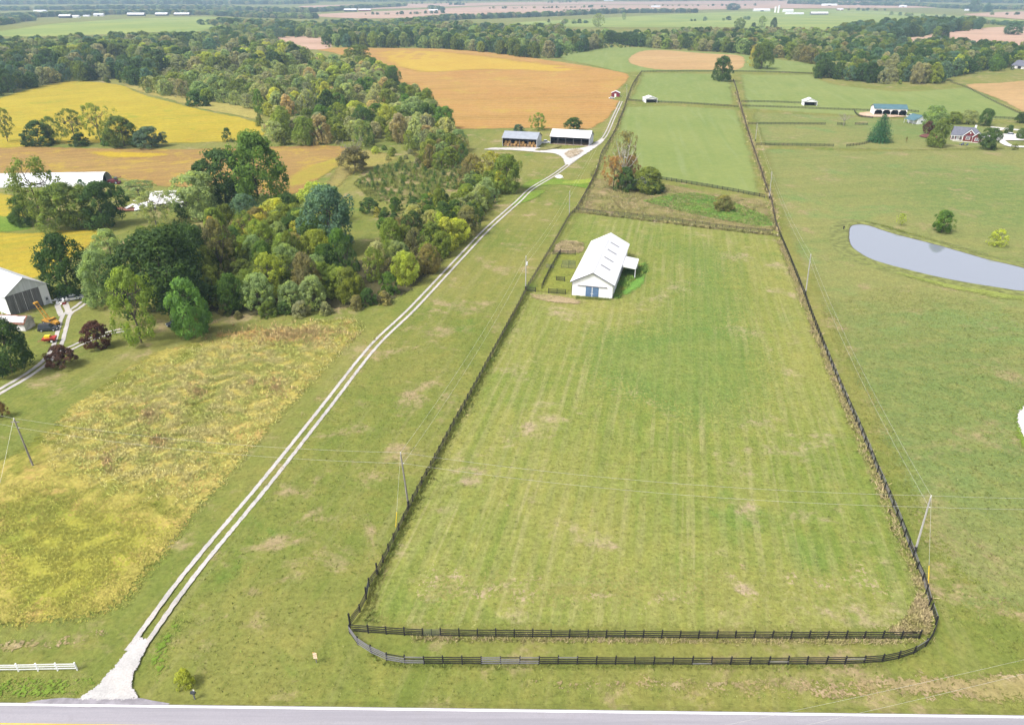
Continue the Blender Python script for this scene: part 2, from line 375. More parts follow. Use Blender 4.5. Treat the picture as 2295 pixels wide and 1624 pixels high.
sheet('hay_pasture', [(1395, 240), (1500, 236), (1655, 245), (1690, 340), (1715, 440), (1650, 432), (1500, 405), (1430, 400), (1365, 340)], 'fresh_grass', smooth=False)
sheet('upper_pasture', [(1438, 164), (1640, 166), (1650, 236), (1500, 232), (1408, 224)], 'fresh_grass', smooth=False)
sheet('hill_pasture', [(1655, 166), (1820, 168), (1870, 190), (2010, 205), (2110, 200), (2180, 195), (2310, 262), (2310, 270), (1950, 262), (1668, 244)], 'fresh_grass', smooth=False)
sheet('lawn', [(1675, 250), (1960, 262), (2080, 270), (2310, 280), (2310, 330), (2100, 340), (1900, 336), (1700, 328)], 'pasture_grass', smooth=False)
sheet('grass_knoll', [(1250, 128), (1340, 108), (1450, 108), (1600, 118), (1720, 130), (1830, 145), (1830, 162), (1430, 162), (1400, 165), (1330, 148)], 'fresh_grass')
# crop fields
sheet('orange_bean_field', [(690, 107), (840, 108), (1000, 110), (1110, 119), (1210, 132), (1330, 150), (1405, 165), (1412, 178), (1385, 205), (1375, 222), (1392, 228), (1368, 265), (1345, 280), (1310, 292), (1170, 288), (1010, 289), (980, 260), (900, 190), (830, 150), (740, 118)], 'soy_orange')
sheet('yellow_crop_strip', [(830, 120), (900, 112), (1050, 120), (1200, 138), (1330, 155), (1300, 168), (1100, 158), (960, 165), (870, 150)], grass('soy_gold', (.36, .235, .05), (.38, .27, .055), big=.012, soft=26, fine=.2, fscale=.7), smooth=True)
sheet('stubble_field', [(1405, 138), (1432, 116), (1500, 113), (1600, 121), (1664, 126), (1662, 156), (1560, 157), (1460, 155)], 'stubble')
sheet('yellow_bean_field', [(-60, 246), (40, 207), (150, 183), (270, 190), (330, 214), (440, 243), (560, 268), (600, 298), (540, 316), (380, 322), (180, 322), (-60, 326)], 'soy_yellow')
sheet('grassy_bank', [(270, 189), (330, 196), (400, 212), (470, 225), (570, 243), (590, 270), (500, 254), (430, 240), (330, 212)], grass('bank_grass', (.24, .20, .07), (.27, .24, .08), soft=4, big=.04))
sheet('brown_bean_field', [(-60, 332), (200, 331), (420, 333), (600, 328), (760, 326), (790, 345), (740, 385), (650, 440), (500, 425), (300, 415), (240, 396), (-60, 392)], 'soy_brown')
sheet('yellow_crop_band', [(180, 338), (330, 340), (420, 345), (360, 352), (250, 356), (200, 348)], grass('soy_band', (.36, .26, .03), (.32, .24, .03), big=.03, soft=6, fine=.35))
sheet('green_crop_band', [(640, 395), (740, 352), (790, 345), (770, 375), (700, 410), (650, 425)], grass('soy_green', (.27, .25, .04), (.25, .19, .05), big=.03, soft=6, fine=.35))
sheet('bean_patch', [(-60, 432), (55, 440), (66, 470), (60, 486), (-60, 486)], 'soy_yellow')
sheet('waterway', [(-60, 486), (60, 486), (75, 512), (20, 520), (-60, 520)], 'bright_grass')
sheet('bean_field', [(-60, 528), (80, 520), (170, 514), (255, 515), (215, 545), (150, 590), (95, 622), (-60, 632)], 'soy_yellow')
sheet('gap_field', [(425, 130), (470, 125), (505, 124), (495, 134), (440, 140)], 'soy_yellow')
sheet('tan_field', [(612, 84), (725, 84), (750, 107), (690, 112), (660, 102)], 'ploughed')
sheet('dirt_gap', [(650, 172), (675, 160), (690, 168), (672, 190), (655, 195)], 'soy_orange')
sheet('slope_field', [(2160, 190), (2230, 186), (2320, 184), (2320, 260), (2240, 225), (2190, 206)], 'stubble')
sheet('rose_field', [(1985, 92), (2060, 82), (2130, 70), (2220, 62), (2330, 60), (2330, 105), (2200, 100), (2070, 101)], 'ploughed')
sheet('far_green_field', [(1150, 52), (1330, 42), (1500, 33), (1650, 27), (1760, 22), (1900, 22), (2080, 32), (2330, 50), (2330, 64), (2150, 50), (1950, 68), (1750, 66), (1600, 62), (1400, 62), (1250, 60)], 'far_grass')
sheet('far_meadow', [(-60, 80), (60, 62), (230, 46), (380, 40), (490, 40), (470, 66), (330, 74), (120, 82)], 'far_grass')
sheet('plough_strip', [(700, 34), (900, 24), (1130, 14), (1500, 12), (1800, 9), (2100, 12), (2100, 18), (1700, 20), (1450, 26), (1200, 36), (950, 40), (800, 42)], 'ploughed')
sheet('far_strip', [(680, 14), (1000, 8), (1500, 4), (1900, 3), (1900, 8), (1400, 11), (1100, 13), (800, 22)], 'ploughed')
sheet('far_plough', [(2160, 32), (2330, 26), (2330, 44), (2240, 40)], 'ploughed')
# rough ground
sheet('weedy_field', [(-60, 1050), (60, 985), (150, 905), (260, 830), (350, 780), (420, 765), (560, 742), (700, 715), (800, 705), (828, 735), (760, 810), (680, 895), (600, 985), (520, 1080), (440, 1180), (350, 1290), (290, 1360), (190, 1405), (60, 1420), (-60, 1428)], 'weed_ground', smooth=False)
sheet('low_weeds', [(-60, 1120), (90, 1080), (230, 1100), (380, 1130), (470, 1120), (430, 1190), (350, 1290), (290, 1360), (190, 1400), (-60, 1420)], 'weed_low')
grass('rust_weed', (.34, .215, .085), (.30, .21, .08), soft=5, big=.06, fine=.8, fscale=1.0, relief=.3, tan=(.40, .31, .14), tan_lo=.5)
for (u_, v_, ru_, rv_) in ((640, 752, 165, 28), (720, 742, 80, 20), (440, 880, 32, 26), (620, 868, 42, 30), (335, 930, 42, 30), (240, 1035, 24, 32), (355, 992, 30, 24)):
    sheet('brown_weed_patch', [(u_ + ru_ * math.cos(t_ * math.pi / 6) * random.uniform(.8, 1.1), v_ + rv_ * math.sin(t_ * math.pi / 6) * random.uniform(.8, 1.1)) for t_ in range(12)], 'rust_weed')
sheet('dark_weed_patch', [(590, 840), (680, 800), (740, 800), (700, 850), (620, 880), (560, 900)], grass('dark_weed', (.12, .145, .045), (.17, .18, .06), soft=9, big=.08, fine=.8, relief=.3))
sheet('dark_weed_patch', [(380, 960), (480, 930), (520, 960), (470, 1030), (400, 1050), (360, 1010)], 'dark_weed')
sheet('verge', [(-60, 1432), (120, 1420), (230, 1402), (250, 1420), (190, 1450), (80, 1466), (-60, 1472)], 'dry_grass')
sheet('mown_strip', [(330, 1330), (440, 1198), (530, 1090), (620, 982), (720, 870), (850, 735), (862, 740), (740, 876), (640, 985), (550, 1090), (462, 1200), (352, 1335)], 'dry_grass')
sheet('fence_patch', [(1295, 458), (1310, 425), (1330, 400), (1420, 405), (1500, 412), (1600, 432), (1715, 450), (1738, 500), (1742, 520), (1600, 505), (1450, 485), (1300, 470)], 'plantation')
sheet('wet_meadow', [(1480, 440), (1560, 432), (1640, 450), (1730, 490), (1738, 510), (1640, 500), (1540, 476)], 'lush_grass')
sheet('clearing', [(800, 392), (870, 368), (960, 362), (1040, 372), (1080, 408), (1050, 440), (950, 452), (890, 462), (830, 440)], 'plantation')
sheet('old_field', [(770, 345), (830, 335), (900, 352), (880, 366), (800, 390), (770, 420), (720, 425), (740, 385)], grass('old_grass', (.22, .2, .06), (.2, .17, .07), soft=5, big=.04))
sheet('woodland_floor', [(300, 585), (420, 520), (560, 510), (650, 490), (720, 500), (770, 570), (830, 570), (900, 490), (1040, 440), (1110, 420), (1120, 440), (1090, 490), (1040, 548), (990, 598), (935, 652), (880, 676), (800, 692), (700, 704), (560, 715), (470, 705), (380, 700)], 'forest_floor')
sheet('swale', [(1180, 405), (1240, 400), (1330, 412), (1322, 425), (1250, 415), (1170, 425)], 'bright_grass')
sheet('swale_patch', [(1140, 460), (1175, 432), (1225, 425), (1215, 440), (1160, 462)], 'bright_grass')
sheet('lane_edge', [(1250, 408), (1300, 402), (1330, 400), (1326, 410), (1280, 414)], grass('lime_grass', (.2, .25, .045), (.18, .22, .045), soft=2, big=.05))
sheet('verge_green', [(-60, 1508), (190, 1510), (250, 1505), (225, 1530), (140, 1566), (-60, 1570)], 'bright_grass')
sheet('ditch_grass', [(330, 1560), (420, 1572), (800, 1580), (1200, 1586), (1700, 1590), (2360, 1598), (2360, 1604), (1500, 1595), (760, 1588), (360, 1576)], 'bright_grass', smooth=False)
sheet('ditch_verge', [(325, 1500), (340, 1440), (400, 1370), (430, 1380), (400, 1440), (380, 1500), (350, 1560)], 'bright_grass')
sheet('dry_verge', [(1150, 1520), (1400, 1512), (1800, 1510), (2150, 1500), (2360, 1495), (2360, 1580), (2000, 1578), (1600, 1570), (1300, 1560)], 'dry_grass')
sheet('fence_corner', [(1960, 1418), (2010, 1395), (2045, 1330), (2040, 1260), (2058, 1285), (2075, 1350), (2080, 1420)], 'dry_grass')
sheet('fence_row', [(1985, 1120), (1990, 1118), (2045, 1270), (2042, 1290), (2010, 1210)], 'dry_grass')
sheet('gate_wear', [(850, 1370), (870, 1385), (900, 1410), (870, 1412), (840, 1395)], 'dead_grass')
sheet('fence_line_wear', [(820, 1405), (835, 1350), (880, 1260), (905, 1215), (912, 1225), (875, 1310), (850, 1380)], grass('worn', (.2, .19, .075), (.17, .18, .06), soft=4, big=.1, tan=(.32, .25, .16), tan_lo=.48))
for q in ([(1095, 1240), (1108, 1225), (1120, 1180), (1138, 1110), (1146, 1105), (1135, 1160), (1120, 1215), (1105, 1245)],
          [(1955, 1100), (1962, 1098), (1978, 1150), (1990, 1220), (1996, 1260), (1990, 1262), (1975, 1180)],
          [(1650, 1285), (1658, 1240), (1668, 1255), (1685, 1290), (1660, 1292)], [(1713, 1170), (1718, 1168), (1722, 1195), (1716, 1196)],
          [(1020, 1255), (1060, 1275), (1120, 1295), (1115, 1300), (1050, 1285), (1015, 1262)], [(1265, 1255), (1275, 1215), (1282, 1180), (1286, 1182), (1280, 1225), (1272, 1262)]):
    sheet('bare_strip', q, 'dead_grass')
sheet('pond_bank', [(1888, 505), (1910, 495), (1960, 502), (2100, 540), (2330, 600), (2330, 680), (2130, 652), (2000, 615), (1900, 575)], grass('bank_green', (.15, .19, .05), (.18, .21, .06), soft=5, big=.05))
sheet('barn_wear', [(1185, 657), (1240, 660), (1290, 668), (1330, 680), (1260, 684), (1190, 670)], 'dead_grass')
sheet('pen_grass', [(1190, 650), (1245, 568), (1305, 570), (1285, 655), (1215, 655)], grass('pen_green', (.13, .155, .035), (.17, .18, .045), soft=2, big=.05))
sheet('pen_corner', [(1240, 566), (1255, 538), (1310, 543), (1303, 568)], 'dead_grass')
sheet('barn_side_grass', [(1375, 668), (1385, 640), (1400, 610), (1450, 600), (1450, 640), (1400, 670)], 'lush_grass')

# ---------------------------------------------------------------- road
RA, RB = G(0, 1580), G(2295, 1608.5)
rt = (RB - RA); rt.z = 0; rt.normalize(); rn = Vector((-rt.y, rt.x, 0))     # rn points away from the camera
def road_strip(name, o0, o1, z, mat, a=-700, b=900, parent=None, kind=None):
    c = RA; v = [c + rt * a + rn * o0, c + rt * b + rn * o0, c + rt * b + rn * o1, c + rt * a + rn * o1]
    o = link(name, pymesh(name, [(p.x, p.y, z) for p in v], [[0, 1, 2, 3]], MATS[mat]), parent); tag(o, kind=kind); return o
road = road_strip('road', -6.4, .22, .26, 'asphalt', kind='structure')
road_strip('edge_line', -.16, .1, .268, 'line_white', parent=road)
road_strip('edge_line', -6.3, -6.1, .268, 'line_white', parent=road)
road_strip('centre_line', -2.62, -2.46, .268, 'line_yellow', parent=road)
road_strip('centre_line', -2.92, -2.76, .268, 'line_yellow', a=-700, b=10.2, parent=road)
sh = MB()
for s0, s1, z0, z1 in ((.22, 1.1, .26, .02), (-7.3, -6.4, .02, .26)):
    b = len(sh.v)
    for t in (-700, 900):
        for o_, z_ in ((s0, z0), (s1, z1)): p = RA + rt * t + rn * o_; sh.v.append((p.x, p.y, z_))
    sh.f.append([b, b + 2, b + 3, b + 1])
o = sh.build('road_shoulder', 'bright_grass' if False else 'meadow'); tag(o, kind='structure')
sheet('road_apron', [(60, 1585), (90, 1572), (150, 1567), (230, 1566), (310, 1567), (345, 1573), (372, 1585)], 'apron_asphalt', off=.262, smooth=True, jit=.2)
sheet('gravel_apron', [(300, 1430), (335, 1432), (330, 1458), (318, 1485), (307, 1510), (303, 1540), (318, 1566), (312, 1572), (165, 1572), (190, 1555), (226, 1525), (266, 1480), (288, 1448)], 'gravel', off=.265, smooth=True, jit=.3)

# ---------------------------------------------------------------- gravel lane: two wheel tracks
LANE = [(300, 1462), (322, 1432), (390, 1335), (470, 1232), (604, 1071), (730, 912), (838, 775), (927, 689), (1030, 579), (1093, 513), (1160, 453), (1192, 423), (1241, 393), (1274, 369), (1322, 333), (1354, 308), (1376, 262), (1392, 228)]
LW = resample(smooth_line(world(LANE), False, 8), .5)
lane = MB()
for sd in (-.9, .9):
    ww = [p for p in LW]; v, f = ribbon_geo(ww, .72, .06, .2, sd)
    # the track sinks to the ground away from the road apron
    for q in range(len(v)):
        dd = (Vector(v[q][:2]) - Vector(LW[0][:2])).length; kk = min(1, dd / 25); v[q] = (v[q][0], v[q][1], v[q][2] - .2 + (.27 * (1 - kk) + (.05 + .0004 * dd) * kk))
    b = len(lane.v); lane.v += v; lane.f += [[b + n for n in q] for q in f]
tag(lane.build('gravel_lane', 'gravel_track'), kind='structure')
def track(name, pts, width, mat, sides=(0,), off=.14, jit=.12):
    W = resample(smooth_line(world(pts), False, 6), 1.2); mb = MB()
    for sd in sides:
        v, f = ribbon_geo(W, width, jit * .6, off * .5, sd); b = len(mb.v); mb.v += v; mb.f += [[b + n for n in q] for q in f]
    o = mb.build(name, mat); tag(o, kind='structure'); return o
track('farm_track', [(-60, 915), (0, 877), (60, 842), (105, 808), (128, 775), (140, 735), (150, 705), (172, 690), (195, 672)], .95, 'gravel_track', (-.85, .85))
track('yard_track', [(148, 706), (141, 690), (138, 680)], 1.4, 'gravel_track', (-.9, 1.0), off=.16)
track('side_track', [(95, 815), (130, 795), (170, 775), (205, 760), (250, 745), (290, 738)], .7, 'gravel_track', (-.85, .85), off=.18)
sheet('gravel_yard', [(1112, 332), (1160, 331), (1205, 331), (1250, 335), (1310, 330), (1345, 312), (1356, 315), (1330, 336), (1290, 362), (1275, 372), (1262, 365), (1258, 355), (1240, 345), (1200, 342), (1150, 338), (1100, 336)], 'gravel_far', off=.2)
sheet('farm_drive', [(1093, 333), (1115, 331), (1115, 337), (1080, 336)], 'gravel_far', off=.2)
# driveway loop at the brick house and the far road
track('house_drive', [(2214, 300), (2225, 296), (2250, 290), (2320, 296)], 3.0, 'concrete', off=.3, jit=.05)
LOOP = [(2205, 306), (2228, 303), (2260, 302), (2300, 304), (2340, 310), (2330, 325), (2290, 330), (2255, 327), (2236, 318), (2222, 312)]
v, f = [], []
lw = resample(smooth_line(world([(2340, 312), (2300, 314), (2262, 314), (2240, 310), (2248, 320), (2268, 329), (2300, 330), (2340, 332)]), False, 6), 1.5)
v, f = ribbon_geo(lw, 4.2, .05, .34); o = link('driveway', pymesh('driveway', v, f, MATS['concrete'])); tag(o, kind='structure')
sheet('parking_pad', [(2205, 306), (2240, 302), (2300, 303), (2310, 314), (2255, 316), (2215, 313)], 'concrete', off=.32, jit=.1)
track('far_lane', [(2220, 285), (2270, 290), (2320, 296)], 3.5, 'concrete', off=.3)
track('country_road', [(1840, 29), (1950, 30), (2080, 36), (2190, 46), (2320, 58)], 7, 'concrete', off=2.0, jit=.2)

# ---------------------------------------------------------------- ponds
def pond_mat():
    m, nt, b, out, co = new_mat('pond_water')
    b.inputs['Base Color'].default_value = (.22, .24, .29, 1); b.inputs['Roughness'].default_value = .03; b.inputs['IOR'].default_value = 2.1
    b.inputs['Specular IOR Level'].default_value = .7
    bump(nt, b, noise(nt, co, 1.4, 4, .6), .12, .03); return m
pond_mat(); pmat('mud', (.07, .06, .035), .3, .6); pmat('bank_sod', (.15, .165, .045), .35, .5)
def pond(name, P):
    W = smooth_line(world(P), True, 6); sheet(name, W, 'pond_water', off=.30, is_world=True, smooth=False, jit=.25, step=1.0)
    c = sum(W, Vector()) / len(W); v = []; f = []; n = len(W)
    for p, pn, pp in zip(W, W[1:] + W[:1], W[-1:] + W[:-1]):
        t = (pn - pp).normalized(); nn = Vector((t.y, -t.x, 0)); nn = nn if nn.dot(p - c) > 0 else -nn
        far = max(0, nn.y); hgt = .34 + .6 * far + random.uniform(-.04, .04)
        for d_, z_ in ((-.3, .22), (.25, .36), (.8 + .5 * far, hgt), (2.0, hgt * .7), (6.5, 0.03)):
            q = p + nn * d_; v.append((q.x, q.y, z_))
    for i_ in range(n):
        for s in range(4):
            a = i_ * 5 + s; b = ((i_ + 1) % n) * 5 + s; f.append([a, b, b + 1, a + 1])
    me = pymesh(name + '_rim', v, f, MATS['bank_sod']); me.materials.append(MATS['mud'])
    for k_, pl in enumerate(me.polygons): pl.material_index = 1 if k_ % 4 < 1 else 0
    tag(link('pond_rim', me), kind='structure')
pond('pond', [(1903, 528), (1906, 511), (1920, 505), (1945, 507), (2000, 525), (2100, 551), (2200, 580), (2310, 610), (2310, 652), (2230, 645), (2130, 628), (2050, 610), (1960, 585), (1918, 562), (1905, 545)])
sheet('circle_verge', [(2262, 950), (2270, 912), (2320, 880), (2400, 890), (2420, 990), (2340, 1045), (2280, 1005)], 'bright_grass')
sheet('pale_circle', [(2275, 945), (2281, 920), (2320, 893), (2390, 900), (2410, 980), (2340, 1025), (2296, 990)], grass('pale_ground', (.50, .48, .48), (.56, .54, .54), big=.05, soft=.8, fine=.25), off=.25)  # flat near-white sheet without a bank, laid over the green ring
# ================================================================ FENCES
pmat('black_board', (.022, .021, .024), .35, 2, .75); pmat('grey_board', (.19, .185, .205), .3, 1.5, .85, stretch=(.3, 3, 3))
pmat('brown_board', (.085, .068, .055), .35, 1.5, .85); pmat('white_board', (.78, .78, .80), .08, 1, .6); pmat('steel', (.09, .095, .10), .2, 3, .5, .6)
POST = {}; BOARD = {}
for nm in ('black_board', 'grey_board', 'brown_board', 'white_board'):
    POST[nm] = pymesh('post', *(lambda b: (b.v, b.f))(MB().box(-.075, .075, -.075, .075, -.1, 1.0)), MATS[nm])
    BOARD[nm] = pymesh('board', *(lambda b: (b.v, b.f))(MB().box(0, 1, -.02, .02, -.075, .075)), MATS[nm])
def fence(name, label, P, boards=(.34, .68, 1.02, 1.36), post_h=1.52, mat='black_board', near=170, group=None, step=2.44, line=False, boardmat=None, smooth=True, tall=(), gates=(), gap=(), bh=1.0, postmat=None):
    W = world(P)
    W = resample(smooth_line(W, False, 6) if smooth and len(W) > 2 else W, step)
    W = [Vector((p.x, p.y, H(p.x, p.y))) for p in W]
    root = empty(name, W[0]); tag(root, label, 'fence', group); nb = 0; np_ = 0; far = MB(); farp = MB(); pm = postmat or mat
    for i, p in enumerate(W):
        if i in gap and (i - 1 in gap or i - 1 in gates): pass
        hh = post_h * (1.45 if i in tall else 1) * random.uniform(.97, 1.06); q = p - W[0]
        t = (W[min(i + 1, len(W) - 1)] - W[max(i - 1, 0)]); az = math.atan2(t.y, t.x)
        if np_ < 290: link('post', POST[pm], root, q, (random.uniform(-.03, .03), random.uniform(-.03, .03), az), (1.25 if i in tall else 1, 1.25 if i in tall else 1, hh)); np_ += 1
        else: b0 = len(farp.v); farp.box(q.x - .075, q.x + .075, q.y - .075, q.y + .075, q.z - .1, q.z + hh)
        if i == len(W) - 1 or i in gap: continue
        n = W[i + 1]; d = n - p
        if i in gates: gate_leaf(root, q, d); continue
        rz = math.atan2(d.y, d.x); ry = -math.atan2(d.z, math.hypot(d.x, d.y)); L = d.length
        off = Vector((-math.sin(rz), math.cos(rz), 0)) * -.085
        for k_, bz in enumerate(boards):
            bm = boardmat(i, k_) if boardmat else mat; jz = bz + random.uniform(-.025, .025); tilt = random.uniform(-.012, .012)
            if p.length < near and nb < 290:
                link('board', BOARD[bm], root, q + off + Vector((0, 0, jz)), (0, ry + tilt, rz), (L, 1, bh)); nb += 1
            else:
                a = q + off + Vector((0, 0, jz)); c = a + d; far.hexa([tuple(a + Vector((0, 0, -.075 * bh)) + off * s) for s in (0, .5)][:1] + [tuple(c + Vector((0, 0, -.075 * bh))), tuple(c + off * .4 + Vector((0, 0, -.075 * bh))), tuple(a + off * .4 + Vector((0, 0, -.075 * bh))),
                    tuple(a + Vector((0, 0, .075 * bh))), tuple(c + Vector((0, 0, .075 * bh))), tuple(c + off * .4 + Vector((0, 0, .075 * bh))), tuple(a + off * .4 + Vector((0, 0, .075 * bh)))])
    if far.v: o = far.build('boarding', boardmat(999, 0) if boardmat else mat, root); tag(o, kind='stuff')
    if farp.v: o = farp.build('posts_run', mat, root); tag(o, kind='stuff')
    return root
def gate_leaf(parent, q, d):
    L = d.length; g_ = MB(); rz = math.atan2(d.y, d.x)
    for z in (.25, .5, .75, 1.0, 1.25): g_.tube((.08, 0, z), (L - .08, 0, z), .045, n=5)
    for x in (.08, L / 2, L - .08): g_.tube((x, 0, .22), (x, 0, 1.4), .06, n=5)
    o = g_.build('gate', 'steel', parent); o.location = q; o.rotation_euler = (0, 0, rz)
OUT = [(784, 1418), (794, 1437), (821, 1456), (852, 1474), (888, 1484), (932, 1487), (1128, 1488), (1290, 1488), (1500, 1489), (1700, 1489), (1874, 1488), (1915, 1487), (1960, 1485), (1999, 1479), (2035, 1469), (2067, 1454), (2088, 1427), (2096, 1398), (2089, 1378), (2081, 1357)]
def outer_mat(i, k):
    if i < 5 or 8 <= i <= 10: return 'grey_board' if (i * 7 + k) % 6 else 'black_board'
    if 5 <= i < 8: return 'black_board'
    if i > 33 and k == 3: return 'grey_board'
    if i > 44: return 'grey_board' if (i + k) % 2 else 'black_board'
    return 'grey_board' if (i * 13 + k * 5) % 19 == 0 else 'black_board'
fence('board_fence', 'outer four-board fence along the road, curving round both corners, partly weathered grey', OUT, boardmat=outer_mat)
fence('board_fence', 'straight black board fence just behind the outer roadside fence', [(786, 1415), (860, 1420), (935, 1425), (1215, 1427.5), (1544, 1430), (1800, 1431), (2044, 1431), (2086, 1428)], smooth=False, gates=(4,))
fence('board_fence', 'long board fence on the pond side of the paddock, grey with tall dry grass', [(2081, 1357), (2068, 1306), (2056, 1279), (2034, 1221), (2007, 1153), (1980, 1091), (1960, 1045), (1925, 962), (1890, 885), (1850, 790), (1815, 700), (1800, 658), (1770, 583), (1752, 540), (1745, 523)],
      boardmat=lambda i, k: 'grey_board' if (i + k * 3) % 4 < 2 else 'black_board')
fence('board_fence', 'long black board fence between the lane and the paddock', [(785, 1400), (818, 1355), (827, 1313), (842, 1294), (876, 1226), (920, 1134), (949, 1078), (980, 1022), (1010, 965), (1060, 875), (1110, 782), (1160, 690), (1180, 650), (1212, 597), (1238, 553), (1275, 487), (1292, 470)], tall=(0, 2, 4), gates=(2,), smooth=False,
      boardmat=lambda i, k: 'brown_board' if (i + k) % 3 == 0 else 'black_board')
fence('board_fence', 'overgrown board fence running up beside the upper lane', [(1292, 470), (1315, 429), (1332, 396), (1342, 369), (1348, 345), (1365, 318), (1378, 295), (1390, 266), (1400, 240), (1408, 215), (1420, 187), (1437, 163)], mat='brown_board', step=2.6)
fence('board_fence', 'board fence between the hay pasture and the open field beyond the weedy plot', [(1745, 523), (1737, 500), (1728, 452), (1718, 425), (1700, 370), (1680, 310), (1668, 270), (1660, 240), (1650, 200), (1643, 180)], mat='brown_board', step=2.6)
fence('board_fence', 'old dark cross fence behind the white barn', [(1292, 472), (1345, 480), (1420, 487), (1500, 497), (1580, 507), (1660, 517), (1745, 525)], mat='brown_board', near=300, postmat='black_board')
fence('board_fence', 'black cross fence on the far side of the weedy plot', [(1462, 399), (1503, 406), (1560, 415), (1640, 429), (1716, 444)], near=100)
fence('board_fence', 'cross fence running past the open-fronted white run-in shed by the lane', [(1405, 226), (1450, 229), (1540, 233), (1656, 241)], near=100)
fence('board_fence', 'upper dark fence ending at the second white run-in shed', [(1662, 229), (1730, 230), (1800, 233)], near=100)
fence('board_fence', 'long black fence from the pasture corner to the blue-roofed barn', [(1664, 239), (1780, 243), (1897, 247.5), (1956, 249.5)], near=100)
fence('board_fence', 'short black fence behind the blue-roofed barn towards the garage', [(2034, 250), (2062, 253)], near=100, smooth=False)
fence('board_fence', 'black fence crossing the lawn below the bare little tree', [(1677, 279), (1770, 279.5), (1857, 280)], near=100)
fence('board_fence', 'short black fence piece at the foot of the bare tree', [(1876, 280), (1897, 280.5)], near=100, smooth=False)
fence('board_fence', 'short black fence piece leading to the blue spruce', [(1916, 280), (1945, 281)], near=100, smooth=False)
fence('board_fence', 'black lawn fence nearest the open field, straight run', [(1695, 326), (1780, 327), (1873, 329)], near=100)
fence('board_fence', 'black lawn fence curving in to the blue spruce', [(1897, 329), (1925, 326), (1944, 321.5), (1949, 316), (1949, 300)], near=100)
fence('board_fence', 'black fence curving round the dirt lot of the blue-roofed barn', [(1914, 248.5), (1919, 257), (1930, 263), (1960, 266)], near=100)
fence('board_fence', 'black fence on the lawn behind the brick house', [(2222, 265), (2277, 268), (2320, 270)], near=100)
fence('board_fence', 'distant dark fence below the grass knoll', [(1437, 162), (1570, 161), (1650, 161), (1740, 163), (1830, 167)], near=100, step=3)
fence('wire_fence', 'overgrown fence line below the tan slope field', [(2130, 185), (2165, 197), (2210, 220), (2250, 240), (2300, 262)], mat='brown_board', near=100, step=4, boards=(.4, .8, 1.2))
# pens beside the white barn
fence('board_fence', 'dark pen fence standing inside the lane fence beside the white barn', [(1256, 568), (1239, 597), (1226, 622), (1213, 650)], near=300)
fence('board_fence', 'dark cross fence closing the upper end of the barn pens', [(1239, 570), (1270, 571), (1304, 572)], near=300, smooth=False)
fence('board_fence', 'dark fence panel between pen and barn, middle of the pens', [(1247, 629), (1280, 632)], near=300, smooth=False)
fence('board_fence', 'dark fence panel at the lower front corner of the white barn', [(1229, 657), (1280, 660)], near=300, smooth=False)
fence('board_fence', 'short dark fence closing the narrow alley of the pens', [(1181, 653), (1213, 655)], near=300, smooth=False)
for k_, (a, b, lb) in enumerate((((1258, 601), (1289, 603), 'black pipe gate at the barn wall, lower of the two together'), ((1261, 592), (1289, 594), 'black pipe gate at the barn wall, upper of the two together'), ((1224, 601), (1241, 603), 'small black pipe gate across the narrow pen alley'))):
    pa, pb = G(*a), G(*b); r_ = empty('pipe_gate', pa); tag(r_, lb, 'gate'); d = pb - pa; L = d.length; g_ = MB(); rz = math.atan2(d.y, d.x)
    r_.rotation_euler.z = rz; up = MB()
    for z in (.3, .52, .74, .96, 1.18, 1.4): g_.tube((0, 0, z), (L, 0, z), .035, n=5)
    g_.build('rail', 'steel', r_)
    for t in (0, .5, 1): MB().tube((L * t, 0, 0), (L * t, 0, 1.45), .05, n=6).build('upright', 'steel', r_)
WF = fence('white_fence', 'white three-rail fence beside the gravel entrance', [(-45, 1504), (60, 1503), (187, 1500.5)], boards=(.45, .85, 1.22), mat='white_board', post_h=1.4, smooth=False, bh=1.15)
# ================================================================ POWER LINES
pmat('pole_wood', (.24, .22, .21), .25, 1.2, .9, stretch=(3, 3, .3)); pmat('pole_pale', (.38, .365, .36), .15, 1, .85); pmat('wire', (.62, .60, .57), .05, 1, .5, .3); pmat('insulator', (.72, .72, .75), .05, 2, .4)
pmat('guard_yellow', (.80, .55, .03), .08, 1, .6); pmat('black_base', (.03, .028, .028), .2, 2, .9)
def pole(u, v, vt, label, lean_u=None, mat='pole_wood', arm=False, can=False, black=True, hmax=None):
    p = G(u, v); h = min(h_at(p.y, vt) - p.z, hmax or 14); r = empty('utility_pole', p); tag(r, label, 'utility pole')
    tx = 0
    if lean_u is not None:
        zc = depth_of(p + Vector((0, 0, h))); tx = (lean_u - CU) / FPX * zc - p.x
    MB().tube((0, 0, -.2), (tx, 0, h), .17, .11, 10).build('shaft', mat, r)
    if black: MB().tube((0, 0, 0), (tx * .12, 0, h * .12), .19, .185, 10).build('base_wrap', 'black_base', r)
    MB().tube((tx, 0, h - .05), (tx, 0, h + .35), .05, .08, 8).build('insulator', 'insulator', r)
    MB().tube((tx * .83 + .1, 0, h * .83), (tx * .83 + .32, 0, h * .83), .06, .06, 8).build('insulator', 'insulator', r)
    if arm: MB().box(tx - .75, tx + .75, -.06, .06, h - .55, h - .42).build('crossarm', mat, r)
    if can: MB().tube((.3, 0, h * .76), (.3, 0, h * .86), .26, .26, 12).build('transformer', 'insulator', r)
    return p + Vector((tx, 0, h + .3)), p + Vector((tx * .83 + .2, 0, h * .83)), p
WG = 'wires strung between the utility poles'
def wire(a, b, sag, label, r=.013):
    n = 28; P = [a.lerp(b, i / n) - Vector((0, 0, sag * 4 * (i / n) * (1 - i / n))) for i in range(n + 1)]; m = MB()
    for p, q in zip(P, P[1:]): m.tube(p, q, r, n=4)
    tag(m.build('power_wire', 'wire'), label, 'wire', WG)
